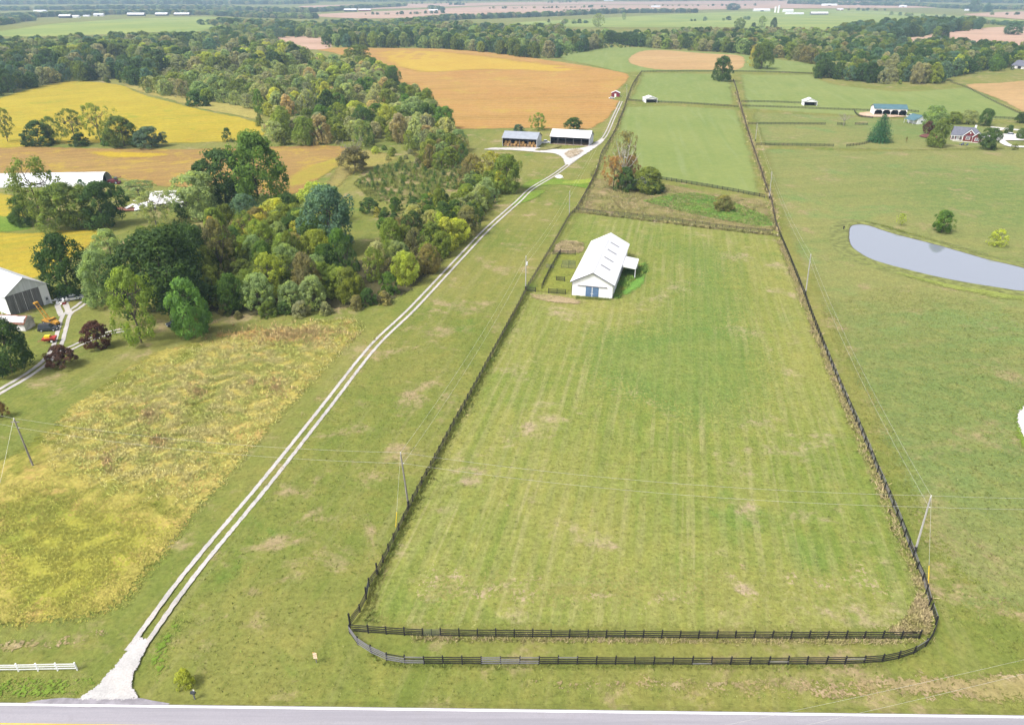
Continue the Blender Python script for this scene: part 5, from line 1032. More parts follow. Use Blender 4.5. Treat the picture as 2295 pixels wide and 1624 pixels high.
HEROES = [
 (583, 463, 297, 122, 'tall', 'mid', 'tallest dark green tree of the pair standing over the brown bean field'), (507, 462, 339, 124, 'round', 'deep', 'broad deep green tree on the quonset side of the tall pair'),
 (450, 486, 390, 112, 'round', 'sage', 'rounded pale grey-green tree behind the collapsed house'), (100, 508, 357, 118, 'sparse', 'olive', 'thin tall olive tree in front of the hoop building'), (163, 511, 412, 112, 'broad', 'olive', 'dense dark olive tree beside the thin tall one'),
 (236, 509, 410, 92, 'round', 'deep', 'dark green tree at the field end of the hoop building clump'), (60, 505, 440, 60, 'round', 'deep', 'low dark tree at the foot of the hoop building clump'), (186, 430, 402, 24, 'poplar', 'blue', 'small dark evergreen against the hoop building wall'),
 (352, 508, 428, 90, 'sparse', 'pale', 'thin pale tree growing through the collapsed house'), (312, 440, 404, 74, 'thin', 'sage', 'pale shrub-like tree behind the collapsed house'), (408, 500, 458, 30, 'poplar', 'dark', 'small dark evergreen beside the collapsed house'),
 (548, 496, 436, 60, 'round', 'blue', 'blue-green young tree below the tall pair'), (600, 470, 440, 40, 'round', 'sage', 'small grey-green tree at the foot of the tall pair'),
 (160, 662, 527, 108, 'tall', 'dark', 'large dark tree behind the silver-blue car'), (253, 585, 516, 66, 'round', 'sage', 'grey-green tree rising behind the large dark tree'), (232, 680, 565, 94, 'tall', 'sage', 'silvery grey-green tree beside the farmyard track'),
 (317, 768, 600, 110, 'thin', 'moss', 'tall loose olive tree in front of the wood'), (383, 702, 522, 196, 'broad', 'dark', 'huge spreading dark oak in the middle of the wood'), (440, 645, 506, 100, 'round', 'dark', 'dark tree crowning the back of the near wood'), (345, 620, 512, 84, 'round', 'olive', 'olive tree at the back of the huge oak'),
 (430, 757, 628, 90, 'round', 'bright', 'bright green conical maple at the edge of the mown field'), (505, 640, 490, 80, 'thin', 'brown', 'brown-tinged tree with orange top in the wood'), (483, 560, 487, 36, 'bush', 'orange', 'orange autumn crown in the near wood'),
 (745, 566, 420, 128, 'round', 'blue', 'round full blue-green tree beside the mown clearing'), (715, 500, 412, 90, 'round', 'lime', 'yellow-green tree behind the round blue-green tree'), (828, 478, 444, 44, 'bush', 'deep', 'round dark shrub standing alone in the clearing'),
 (30, 834, 716, 104, 'round', 'dark', 'round dark maple at the edge of the farm track'), (222, 780, 720, 56, 'bush', 'plum', 'dark red ornamental tree beside the side track'), (140, 822, 776, 58, 'bush', 'plum', 'reddish shrub at the fork of the farm track'), (5, 935, 896, 30, 'bush', 'rust', 'rust-coloured shrub at the edge of the weedy field'),
 (418, 1535, 1502, 40, 'bush', 'lime', 'small yellow-green bush near the mailbox'), (1136, 430, 348, 76, 'round', 'moss', 'large olive tree standing by the lane near the yard'), (1100, 420, 340, 70, 'thin', 'gold', 'golden-green tree at the end of the hedgerow'), (1058, 420, 345, 60, 'thin', 'brown', 'brownish tree behind the golden-green one'),
 (1038, 380, 323, 34, 'poplar', 'deep', 'narrow dark green tree at the edge of the creek wood'), (796, 382, 300, 66, 'bare', 'grey', 'bare branching tree at the edge of the plantation'), (796, 383, 330, 72, 'bush', 'brown', 'brown shrub under the bare tree at the plantation edge'),
 (1206, 292, 253, 38, 'thin', 'moss', 'small airy tree behind the hay shed'), (1286, 292, 264, 44, 'bush', 'deep', 'round dark tree behind the machine shed'), (1162, 295, 279, 30, 'bush', 'blue', 'low green shrub behind the hay shed roof'),
 (1396, 425, 300, 60, 'sycamore', 'straw', 'pale-barked half-dead sycamore beside the upper lane'), (1374, 424, 350, 54, 'sparse', 'rust', 'rust-coloured sparse tree beside the sycamore'), (1396, 410, 296, 56, 'sparse', 'brown', 'thin brownish crown high in the sycamore'), (1410, 412, 348, 44, 'thin', 'rust', 'rust-brown bushy tree above the small run-in shed'), (1400, 428, 375, 52, 'bush', 'deep', 'deep green bushy tree against the small run-in shed'), (1452, 428, 376, 74, 'round', 'olive', 'golden olive tree spreading over the small run-in shed'), (1460, 432, 405, 50, 'bush', 'dark', 'dark shrub under the golden olive tree'), (1620, 472, 438, 44, 'bush', 'brown', 'brown rounded bush in the weedy plot'),
 (2110, 520, 473, 46, 'round', 'mid', 'round green young tree above the pond'), (2017, 506, 479, 20, 'sparse', 'lime', 'small thin yellow tree above the pond'), (2231, 552, 514, 40, 'thin', 'lime', 'yellow-green young tree at the pond bank'), (1890, 283, 249, 40, 'bare', 'grey', 'small bare tree on the lawn fence'),
 (1970, 318, 256, 60, 'spruce', 'spruce', 'large blue-green spruce on the lawn'), (2101, 330, 268, 42, 'round', 'olive', 'dark round lawn tree in front of the house porch'), (2214, 335, 288, 42, 'round', 'deep', 'dark round lawn tree at the drive end of the house'), (2088, 294, 238, 46, 'round', 'sage', 'grey-green tree beside the teal garage'), (2078, 300, 272, 24, 'bush', 'plum', 'dark plum-leaved small tree beside the garage'), (2135, 278, 251, 36, 'round', 'moss', 'olive tree behind the brick house, garage side'), (2170, 278, 248, 40, 'round', 'pale', 'pale sage tree behind the brick house ridge'), (2205, 282, 244, 34, 'tall', 'deep', 'dark tree rising behind the house chimney'), (2260, 302, 281, 20, 'round', 'deep', 'small round tree on the lawn by the far drive'), (2272, 336, 322, 16, 'thin', 'olive', 'sapling inside the driveway loop'), (2290, 312, 288, 26, 'round', 'deep', 'dark tree at the driveway'), (2290, 276, 252, 30, 'tall', 'dark', 'dark tree at the lawn edge beyond the far drive'), (2030, 320, 307, 6, 'sparse', 'brown', 'bare sapling on the lawn between spruce and house'),
 (1617, 182, 126, 44, 'tall', 'deep', 'dark upright tree at the hill pasture fence'), (1705, 155, 96, 50, 'tall', 'olive', 'dark tree with golden top beyond the stubble field'), (1690, 152, 100, 30, 'thin', 'gold', 'golden thin tree joined to the dark one by the stubble field'), (805, 150, 102, 62, 'round', 'olive', 'big round olive tree at the corner of the orange field'), (440, 237, 204, 44, 'bush', 'deep', 'round deep green tree beside the yellow bean field'), (462, 238, 215, 22, 'bush', 'dark', 'dark shrub next to the round green field tree'), (583, 257, 200, 34, 'poplar', 'mid', 'upright green tree at the corner of the yellow field'),
 (18, 318, 242, 46, 'sparse', 'olive', 'bare-stemmed thin tree at the outer end of the field hedge'), (170, 322, 245, 66, 'sparse', 'olive', 'open olive tree in the field hedge'), (226, 320, 231, 66, 'sparse', 'moss', 'tallest open tree of the field hedge'), (90, 325, 272, 70, 'bush', 'deep', 'low dark thicket in the field hedge'), (280, 328, 262, 74, 'round', 'olive', 'dense olive tree in the field hedge'), (340, 330, 285, 66, 'bush', 'blue', 'blue-green thicket closing the field hedge'), (180, 326, 300, 44, 'bush', 'dark', 'small dark thicket between the hedge trees'), (120, 322, 262, 46, 'thin', 'olive', 'pale thin tree behind the hedge thicket'), (250, 326, 290, 40, 'bush', 'mid', 'green thicket under the tallest hedge tree'), (318, 328, 300, 50, 'bush', 'deep', 'deep green thicket next to the last hedge shrub'),
 (512, 318, 287, 30, 'poplar', 'dark', 'dark small tree behind the tall pair'), (2140, 168, 122, 40, 'poplar', 'lime', 'upright yellow-green tree in front of the far wood'), (2225, 160, 122, 30, 'tall', 'mid', 'upright green tree before the grey-roofed house'), (2180, 158, 142, 20, 'bush', 'blue', 'blue-green shrub before the wood'), (2202, 156, 138, 20, 'bush', 'sage', 'grey-green shrub before the wood'), (2245, 158, 140, 14, 'bush', 'deep', 'round dark shrub at the grey-roofed house'), (2268, 157, 148, 8, 'bush', 'deep', 'clipped small shrub at the grey-roofed house'),
 (2112, 85, 56, 34, 'round', 'dark', 'dark round tree in the far rose field'), (2098, 85, 60, 22, 'round', 'moss', 'olive tree beside the dark one in the rose field'), (2066, 84, 70, 11, 'bush', 'dark', 'small dark conical shrub in the rose field'), (2268, 78, 48, 38, 'round', 'blue', 'large round blue-green tree on the rose field edge'),
 (1341, 62, 30, 24, 'thin', 'sage', 'airy tree alone on the far green field'), (1398, 45, 28, 10, 'thin', 'sage', 'small airy tree farther out on the green field'), (1230, 51, 43, 7, 'bush', 'dark', 'little dark evergreen on the far green field'), (1707, 63, 36, 22, 'thin', 'sage', 'airy elm before the far dairy'), (1734, 65, 40, 15, 'tall', 'dark', 'dark upright tree before the far dairy'), (1655, 68, 42, 26, 'round', 'sage', 'grey tree at the belt below the dairy'), (1688, 64, 51, 14, 'bush', 'dark', 'dark small tree below the dairy'), (1640, 23, 8, 34, 'round', 'blue', 'blue-green clump tree on the far plough land'),
 (2182, 27, 0, 28, 'round', 'blue', 'big dark blue tree on the ridge road'), (2212, 27, 6, 26, 'spruce', 'spruce', 'dark spruce pair tree on the ridge road')]
for hh in HEROES: hero(*hh)
# ---------------- woods
def scatter(P, spacing, n_max=99999, seed=1):
    rg = random.Random(seed); W = world(P); xs = [p.x for p in W]; ys = [p.y for p in W]; cell = {}; out = []
    tries = int((max(xs) - min(xs)) * (max(ys) - min(ys)) / spacing ** 2 * 4); X = np.array([rg.uniform(min(xs), max(xs)) for _ in range(tries)]); Y = np.array([rg.uniform(min(ys), max(ys)) for _ in range(tries)])
    for x, y in zip(X[(k := in_poly(W, X, Y))], Y[k]):
        c = (int(x // spacing), int(y // spacing))
        if all((x - a) ** 2 + (y - b) ** 2 > spacing ** 2 * .8 for i in (-1, 0, 1) for j in (-1, 0, 1) for a, b in cell.get((c[0] + i, c[1] + j), ())): cell.setdefault(c, []).append((x, y)); out.append((x, y))
    return out[:n_max]
WOODS = [  # region, spacing, heights, palette, kinds, wording
 ([(330, 640), (420, 560), (560, 535), (650, 500), (700, 520), (720, 580), (770, 600), (800, 640), (840, 668), (800, 686), (700, 698), (600, 706), (500, 698), (460, 690), (400, 670)], 6.0, (8, 14), ['olive', 'moss', 'olive', 'mid', 'moss', 'sage', 'deep', 'lime', 'brown', 'moss'], ['round', 'thin', 'broad', 'tall'], 'near wood'),
 ([(830, 640), (880, 560), (910, 510), (960, 480), (1000, 468), (1040, 455), (1085, 460), (1055, 520), (1005, 575), (965, 618), (930, 648), (885, 668)], 5.2, (6, 11), ['moss', 'olive', 'sage', 'mid', 'brown', 'moss', 'deep', 'lime', 'pale', 'moss'], ['round', 'thin', 'bush', 'round'], 'lane hedgerow'),
 ([(1040, 455), (1060, 420), (1100, 412), (1122, 425), (1110, 445), (1085, 470)], 5.2, (5, 9), ['moss', 'pale', 'sage', 'deep', 'lime'], ['round', 'bush', 'thin'], 'hedgerow end'),
 ([(440, 690), (560, 706), (700, 700), (800, 690), (880, 670), (930, 648), (925, 655), (880, 678), (800, 698), (700, 708), (560, 716), (440, 702)], 4.0, (2, 5), ['olive', 'moss', 'brown', 'deep', 'grey'], ['bush'], 'near wood front'),
 ([(840, 480), (880, 470), (960, 455), (1000, 450), (960, 480), (905, 505), (870, 520), (850, 520)], 4.5, (3, 6), ['deep', 'mid', 'gold', 'deep'], ['bush', 'poplar', 'bush'], 'plantation thicket'),
 ([(560, 545), (620, 500), (700, 480), (720, 520), (690, 570), (600, 590)], 6.5, (8, 12), ['deep', 'olive', 'sage', 'gold', 'moss'], ['round', 'tall'], 'back of the near wood'),
 ([(850, 362), (900, 368), (1000, 385), (1040, 372), (1030, 330), (960, 330), (880, 335)], 6.0, (7, 12), ['grey', 'brown', 'sage', 'olive', 'moss'], ['thin', 'round', 'broad'], 'grey thicket'),
 ([(600, 322), (680, 328), (760, 330), (850, 350), (880, 335), (1010, 330), (1015, 290), (975, 250), (900, 195), (830, 160), (780, 150), (720, 150), (700, 170), (680, 200), (640, 230), (600, 250), (570, 270)], 9.0, (6, 16), ['moss', 'olive', 'sage', 'deep', 'mid', 'lime', 'moss', 'grey', 'pale', 'pale', 'straw'], ['round', 'thin', 'tall', 'round', 'bush'], 'creek wood'),
 ([(330, 210), (430, 225), (560, 245), (600, 250), (640, 230), (700, 170), (650, 160), (560, 170), (440, 175), (330, 180)], 10.5, (6, 14), ['sage', 'pale', 'grey', 'olive', 'sage', 'moss'], ['thin', 'round', 'thin'], 'loose wood'),
 ([(-60, 230), (60, 200), (150, 182), (280, 188), (340, 195), (340, 150), (250, 140), (100, 145), (-60, 150)], 9.5, (12, 18), ['dark', 'deep', 'olive', 'grey', 'blue'], ['round', 'tall', 'thin'], 'dark wood at the yellow field'),
 ([(-60, 152), (250, 142), (340, 160), (560, 168), (640, 160), (700, 140), (640, 122), (560, 116), (505, 140), (425, 145), (380, 125), (200, 118), (-60, 125)], 11, (12, 19), ['dark', 'olive', 'deep', 'sage', 'moss', 'lime', 'grey'], ['round', 'tall', 'round'], 'upper wood belt'),
 ([(-60, 128), (200, 115), (380, 118), (480, 112), (560, 112), (620, 95), (580, 88), (470, 88), (330, 96), (150, 102), (-60, 108)], 13, (11, 17), ['blue', 'sage', 'deep', 'olive', 'grey'], ['round', 'tall', 'thin'], 'far belt below the meadow'),
 ([(730, 107), (840, 107), (1000, 110), (1100, 119), (1190, 131), (1250, 130), (1340, 108), (1450, 107), (1450, 96), (1300, 95), (1150, 88), (1000, 84), (850, 82), (730, 88)], 10.5, (13, 20), ['dark', 'deep', 'olive', 'blue', 'moss', 'grey', 'deep', 'sage'], ['round', 'tall', 'broad'], 'creek belt'),
 ([(1450, 107), (1600, 116), (1700, 128), (1830, 146), (1850, 135), (2000, 110), (2000, 98), (1900, 92), (1850, 86), (1700, 84), (1550, 84), (1450, 92)], 10.5, (12, 18), ['olive', 'grey', 'deep', 'sage', 'dark', 'moss', 'brown'], ['round', 'thin', 'tall'], 'belt behind the grass knoll'),
 ([(1820, 176), (1900, 182), (2000, 191), (2110, 188), (2118, 178), (2200, 158), (2300, 150), (2300, 125), (2200, 116), (2050, 112), (1960, 112), (1850, 138)], 9.0, (11, 18), ['dark', 'deep', 'olive', 'grey', 'moss', 'deep', 'blue'], ['round', 'tall', 'thin', 'broad'], 'wood above the hill pasture'),
 ([(1860, 90), (1890, 74), (1950, 68), (2080, 60), (2190, 62), (2190, 68), (2090, 76), (2000, 90), (1940, 96)], 13, (14, 21), ['blue', 'deep', 'dark', 'olive'], ['round', 'tall'], 'dark belt above the rose field'),
 ([(470, 88), (600, 86), (740, 86), (850, 80), (1000, 82), (1150, 86), (1300, 80), (1250, 70), (1100, 66), (900, 60), (700, 64), (480, 70)], 15, (10, 16), ['sage', 'blue', 'grey', 'deep', 'moss'], ['round', 'thin', 'tall'], 'hazy belt beyond the creek')]
ALL = []
for wi, (P, sp, (h0, h1), pal, kinds, words_) in enumerate(WOODS):
    for (x, y) in scatter(P, sp, seed=wi):
        u, v = proj(Vector((x, y, H(x, y))))
        if u < -70 or u > 2370: continue
        h = random.uniform(h0, h1); kd = random.choice(kinds); wd = sp * random.uniform(1.15, 1.65) if kd != 'poplar' else sp * .6
        if kd == 'bush': wd = max(wd * .8, h * .8)
        gapn = math.sin(x * .045 + 2 * math.sin(y * .021)) + math.sin(y * .05 + 1.5 * math.sin(x * .03 + 1)) + random.gauss(0, .35)
        if wi >= 6 and gapn < -.8: h = random.uniform(2, 4.5); kd = 'bush'; wd = h * random.uniform(1.0, 1.6)
        ALL.append([Vector((x, y, H(x, y) - .2)), h, min(wd, h * 1.1), kd, random.choice(pal), words_, h / max(1, (x * x + y * y) ** .5)])
# the trees that show: those with little in front of them; every wood keeps its own front rows
ALL.sort(key=lambda a: -a[6])
def front_of(a):
    return a[0].y
SIZE = lambda h: 'tall' if h > 14 else 'middling' if h > 9 else 'low'
MARKS = [('the huge dark oak', 383, 690), ('the bright maple', 430, 750), ('the mown clearing', 810, 570), ('the round blue-green tree', 745, 560), ('the farm track', 230, 690), ('the collapsed house', 352, 480), ('the tall tree pair', 545, 462), ('the weedy field corner', 800, 700), ('the middle of the lane', 960, 640), ('the lone clearing shrub', 830, 480), ('the lane bend', 1060, 510), ('the golden hedge tree', 1100, 420), ('the plantation', 940, 400), ('the bare plantation tree', 796, 380), ('the brown bean field', 640, 335), ('the yellow bean field', 500, 262), ('the orange field corner', 1010, 290), ('the orange field edge', 900, 200), ('the field corner tree', 805, 150), ('the round green field tree', 440, 237), ('the tan field', 690, 110), ('the hill pasture', 1900, 185), ('the grey-roofed house', 2266, 153)]
MARKS = [(n_, G(u_, v_)) for n_, u_, v_ in MARKS]
def near_mark(p): return min(MARKS, key=lambda m_: (m_[1] - p).length)[0]
n_ind = 0; rest = []
for a in ALL:
    p, h, wd, kd, tn, words_, _ = a; nm = 'shrub' if kd == 'bush' else 'broadleaf_tree'; lim = 250
    if n_ind < lim: n_ind += 1; lb = '%s %s %s, %s by %s' % (SIZE(h), TW[tn], 'shrub' if kd == 'bush' else {'thin': 'loose tree', 'broad': 'broad tree', 'tall': 'upright tree', 'poplar': 'narrow tree'}.get(kd, 'tree'), words_, near_mark(p)); lb = lb if len(lb.replace('-', ' ').split()) <= 15 else lb.split(' by ')[0] + ', tree mass'; plant(p, h, wd, kd, tn, lb, lb[:60])
    else: rest.append(a)
# far hedges and horizon woods join the mass
def belt(P, width, sp, hs, pal, seed):
    W = resample(smooth_line(world(P), False, 4), sp); rg = random.Random(seed)
    for p in W:
        for _ in range(max(1, int(width / sp))):
            x = p.x + rg.uniform(-1, 1) * sp; y = p.y + rg.uniform(-.5, .5) * width
            hh_ = rg.uniform(*hs); rest.append([Vector((x, y, H(x, y) - .3)), hh_, min(sp * rg.uniform(1.1, 1.7), hh_ * 1.35), rg.choice(('round', 'tall', 'round', 'thin')), rg.choice(pal), '', 0])
BL = ['blue', 'deep', 'sage', 'blue', 'dark', 'grey']
belt([(740, 62), (900, 58), (1000, 46), (1100, 42), (1250, 36), (1400, 30), (1560, 29)], 45, 14, (10, 17), BL, 1); belt([(-80, 72), (20, 52), (60, 46)], 70, 15, (10, 16), BL, 2); belt([(-60, 44), (120, 38), (300, 32), (480, 34), (600, 40), (700, 42)], 130, 17, (10, 17), BL, 3)
belt([(480, 55), (600, 60), (720, 66)], 120, 17, (9, 15), BL, 4); belt([(-80, 26), (150, 22), (400, 20), (560, 24), (690, 28), (800, 20), (900, 15)], 160, 24, (11, 18), BL, 5); belt([(1770, 9), (1900, 12), (2050, 14), (2150, 20), (2330, 22)], 130, 20, (11, 18), BL, 6)
belt([(1800, 5), (2000, 4), (2330, 8)], 260, 34, (14, 22), BL, 7); belt([(-100, 10), (300, 9), (600, 10), (700, 8)], 260, 34, (14, 22), BL, 8); belt([(700, 3), (1100, 2), (1500, 1.5), (1800, 2)], 320, 52, (14, 22), BL, 9); belt([(-100, 1), (500, 0), (1147, 0), (1700, 0), (2400, 0)], 500, 60, (18, 28), BL, 10)
belt([(1010, 12), (1040, 12)], 30, 12, (10, 16), BL, 12); belt([(965, 20), (990, 24)], 40, 12, (11, 17), BL, 13); belt([(1270, 26), (1330, 24), (1400, 22)], 12, 12, (5, 9), BL, 14); belt([(1230, 7), (1300, 6)], 20, 22, (9, 14), BL, 15); belt([(1740, 64), (1800, 66), (1850, 66)], 6, 12, (2, 5), BL, 16); belt([(2180, 50), (2240, 56), (2310, 62)], 16, 12, (6, 11), BL, 17)
for q_, (a_, b_) in enumerate((((820, 34), (1000, 30)), ((1100, 20), (1350, 17)), ((1450, 14), (1700, 13)), ((520, 30), (680, 24)), ((2000, 34), (2120, 40)), ((1560, 48), (1680, 44)), ((1250, 54), (1330, 52)), ((860, 10), (1050, 7)), ((1900, 24), (1990, 24)), ((300, 14), (520, 12)), ((2220, 34), (2330, 32)))): belt([a_, ((a_[0] + b_[0]) / 2, (a_[1] + b_[1]) / 2 + .8), b_], 14, 17 + q_ % 3 * 6, (5, 12), BL, 40 + q_)
HID = bpy.data.collections.new('wood_sources'); KIDX = {}
def joined(tm, cm, name):
    a = bpy.data.meshes.new(name); vt = np.empty(len(tm.vertices) * 3, np.float32); tm.vertices.foreach_get('co', vt); vc = np.empty(len(cm.vertices) * 3, np.float32); cm.vertices.foreach_get('co', vc)
    f = [list(p.vertices) for p in tm.polygons]; n = len(tm.vertices); lc = np.empty(len(cm.loops), np.int32); cm.loops.foreach_get('vertex_index', lc)
    # leaf count is thinned for far trees, the faces grow to keep the crown full
    q = vc.reshape(-1, 4, 3)[::3]; c = q.mean(1, keepdims=True); q = (c + (q - c) * 1.7).reshape(-1, 3)
    V = np.concatenate([vt.reshape(-1, 3), q]); m = len(q) // 4; F = f + (np.arange(m * 4).reshape(-1, 4) + n).tolist()
    a.from_pydata(V.tolist(), [], F); a.materials.append(BARK); a.materials.append(LEAF); mi = np.zeros(len(F), np.int32); mi[len(f):] = 1; a.polygons.foreach_set('material_index', mi); a.update(); return a
for kd in ('round', 'tall', 'thin', 'bush', 'broad', 'poplar'):
    for j, (tm, cm) in enumerate(PROTO[kd][:2]): o = bpy.data.objects.new('src_%02d' % len(KIDX), joined(tm, cm, 'wood_tree')); HID.objects.link(o); KIDX[(kd, j)] = len(KIDX)
def mass(name, L, label):
    me = bpy.data.meshes.new(name); n = len(L); me.vertices.add(n); me.vertices.foreach_set('co', np.array([tuple(a[0]) for a in L], np.float32).ravel())
    def attr(nm_, ty, arr, key): at = me.attributes.new(nm_, ty, 'POINT'); at.data.foreach_set(key, np.asarray(arr).ravel())
    attr('scl', 'FLOAT_VECTOR', np.array([(a[2], a[2], a[1]) for a in L], np.float32), 'vector'); attr('rz', 'FLOAT_VECTOR', np.array([(0, 0, random.uniform(0, 6.28)) for a in L], np.float32), 'vector')
    attr('idx', 'INT', np.array([KIDX[(a[3], random.randint(0, 1))] for a in L], np.int32), 'value'); attr('tint', 'FLOAT_COLOR', np.array([(*jitter(T[a[4]]), 1) for a in L], np.float32), 'color')
    o = link(name, me); tag(o, label, None, None, 'stuff')
    ng = bpy.data.node_groups.new(name, 'GeometryNodeTree'); ng.interface.new_socket('Geometry', in_out='INPUT', socket_type='NodeSocketGeometry'); ng.interface.new_socket('Geometry', in_out='OUTPUT', socket_type='NodeSocketGeometry')
    N = ng.nodes; gi = N.new('NodeGroupInput'); go = N.new('NodeGroupOutput'); ip = N.new('GeometryNodeInstanceOnPoints'); ci = N.new('GeometryNodeCollectionInfo'); ci.inputs['Collection'].default_value = HID; ci.inputs['Separate Children'].default_value = True; ci.inputs['Reset Children'].default_value = True
    def na(nm_, ty): k = N.new('GeometryNodeInputNamedAttribute'); k.data_type = ty; k.inputs[0].default_value = nm_; return k.outputs[0]
    ip.inputs['Pick Instance'].default_value = True; K = ng.links.new
    K(gi.outputs[0], ip.inputs['Points']); K(ci.outputs[0], ip.inputs['Instance']); K(na('idx', 'INT'), ip.inputs['Instance Index']); K(na('scl', 'FLOAT_VECTOR'), ip.inputs['Scale'])
    er = N.new('FunctionNodeEulerToRotation'); K(na('rz', 'FLOAT_VECTOR'), er.inputs[0]); K(er.outputs[0], ip.inputs['Rotation']); K(ip.outputs[0], go.inputs[0])
    md = o.modifiers.new('wood', 'NODES'); md.node_group = ng; return o
mass('woodland', [a for a in rest], 'woods and hedgerows receding to the horizon')
# ---------------- young pines of the plantation
k_ = 0
for (x, y) in scatter([(805, 412), (850, 372), (920, 366), (1010, 368), (1065, 395), (1075, 412), (1020, 425), (960, 440), (900, 450), (860, 440)], 3.4, 200, 77):
    if random.random() < .12: continue
    h = random.uniform(1.5, 3.3); plant(Vector((x, y, H(x, y))), h * .9, h * random.uniform(.75, 1.05), 'cedar', random.choice(('mid', 'deep', 'deep', 'olive')), 'young pine in the plantation clearing', 'young pines of the plantation')
# ================================================================ WEEDS AND ROUGH GRASS
def weed_mat(name, a, b, c, rough_scale=.12):
    m, nt, bs, out, co = new_mat(name); ge = nt.nodes.new('ShaderNodeNewGeometry'); po = ge.outputs['Position']
    o = lerp3(nt, ramp(nt, noise(nt, po, rough_scale, 4, .6), .38, .62), a, b); o = lerp3(nt, ramp(nt, noise(nt, po, rough_scale * 3.1, 4, .7), .5, .72), o, c)
    vm = nt.nodes.new('ShaderNodeVectorMath'); vm.operation = 'SCALE'; nt.links.new(o, vm.inputs[0]); nt.links.new(mth(nt, 'ADD', mth(nt, 'MULTIPLY', ge.outputs['Random Per Island'], .8), .6), vm.inputs['Scale'])
    nt.links.new(vm.outputs[0], bs.inputs['Base Color']); bs.inputs['Roughness'].default_value = 1; bs.inputs['Specular IOR Level'].default_value = .05
    up = nt.nodes.new('ShaderNodeMix'); up.data_type = 'VECTOR'; up.inputs[0].default_value = .88; nt.links.new(ge.outputs['Normal'], up.inputs[4]); up.inputs[5].default_value = (0, 0, 1)
    nz = nt.nodes.new('ShaderNodeVectorMath'); nz.operation = 'NORMALIZE'; nt.links.new(up.outputs[1], nz.inputs[0]); nt.links.new(nz.outputs[0], bs.inputs['Normal']); return m
weed_mat('weed', (.54, .48, .19), (.43, .45, .12), (.22, .28, .07), .16); weed_mat('weed_brown', (.62, .44, .19), (.64, .48, .22), (.54, .45, .16)); weed_mat('weed_yellow', (.52, .49, .11), (.43, .44, .10), (.30, .34, .07)); weed_mat('straw_tuft', (.42, .34, .19), (.36, .31, .14), (.26, .26, .08)); weed_mat('plot_weed', (.34, .30, .12), (.26, .28, .085), (.42, .35, .25)); weed_mat('lush_weed', (.16, .32, .06), (.21, .33, .07), (.36, .34, .08)); weed_mat('green_tuft', (.17, .22, .05), (.22, .25, .06), (.24, .24, .07))
def tufts(name, X, Y, h, wd, mat, label, blades=5, lean=.55, spread=.35):
    n = len(X)
    if n == 0: return
    Z = terr(X, Y); hh = RNG.uniform(*h, n); N = n * blades; k = np.repeat(np.arange(n), blades); sc = hh[k]
    a = RNG.uniform(0, 2 * np.pi, N); bx = X[k] + RNG.normal(0, spread, N) * sc; by = Y[k] + RNG.normal(0, spread, N) * sc; ww = wd * RNG.uniform(.6, 1.4, N) * sc
    dx, dy = np.cos(a), np.sin(a); tx = bx + RNG.normal(0, lean, N) * sc; ty = by + RNG.normal(0, lean, N) * sc; tz = Z[k] + sc * RNG.uniform(.6, 1.15, N)
    V = np.stack([np.stack([bx - dx * ww, by - dy * ww, Z[k] - .03], 1), np.stack([bx + dx * ww, by + dy * ww, Z[k] - .03], 1), np.stack([tx + dx * ww * .5, ty + dy * ww * .5, tz], 1), np.stack([tx - dx * ww * .5, ty - dy * ww * .5, tz * .98 + .02 * Z[k]], 1)], 1).reshape(-1, 3)
    o = link(name, npmesh(name, V, np.arange(4 * N).reshape(-1, 4), 4, MATS[mat])); tag(o, label, None, None, 'stuff'); return o
def fill(P, n, seed, clump=None, thin=None):
    W = world(P); rg = np.random.default_rng(seed); xs = [p.x for p in W]; ys = [p.y for p in W]; X = rg.uniform(min(xs), max(xs), n * 4); Y = rg.uniform(min(ys), max(ys), n * 4); k = in_poly(W, X, Y); X, Y = X[k], Y[k]
    if thin: k = dist_poly(W, X, Y) > rg.uniform(0, 1, len(X)) ** 1.5 * thin; X, Y = X[k], Y[k]
    if clump:
        f = np.sin(X * clump + 1.3 * np.sin(Y * clump * .7)) + np.sin(Y * clump * 1.3 + 1.7 * np.sin(X * clump * .5 + 1)) + rg.normal(0, .7, len(X)); k = f > -.7; X, Y = X[k], Y[k]
    return X[:n], Y[:n]
FIELD = [(90, 985), (180, 900), (290, 825), (420, 775), (560, 745), (700, 716), (800, 708), (822, 735), (760, 805), (680, 888), (600, 975), (520, 1070), (450, 1150), (380, 1130), (230, 1110), (110, 1060)]
X, Y = fill(FIELD, 46000, 1, 1.1, 16); tufts('tall_weeds', X, Y, (.12, .42), .15, 'weed', 'tall yellowing weeds across the field beside the lane', 4, .8, .6)
X, Y = fill([(-60, 1110), (110, 1060), (230, 1110), (380, 1130), (450, 1150), (350, 1285), (285, 1355), (190, 1400), (-60, 1415)], 20000, 2, .9, 10); tufts('yellow_weeds', X, Y, (.08, .28), .15, 'weed_yellow', 'low yellow-green weeds at the lower end of the field', 5)
bx, by = [], []
for (u, v, ru, rv, n) in ((640, 752, 150, 26, 2600), (700, 745, 70, 18, 900), (440, 880, 26, 22, 330), (620, 870, 34, 26, 420), (335, 930, 34, 26, 420), (240, 1035, 18, 28, 220), (355, 990, 24, 20, 260), (560, 860, 18, 14, 120)):
    for _ in range(int(n * .4)):
        a = random.uniform(0, 6.28); q = min(1.5, abs(random.gauss(0, .55))); p = G(u + ru * q * math.cos(a), v + rv * q * math.sin(a)); bx.append(p.x); by.append(p.y)
tufts('brown_stalks', np.array(bx), np.array(by), (.3, .85), .08, 'weed_brown', 'patches of tall brown weed stalks in the weedy field', 5, .3, .25)
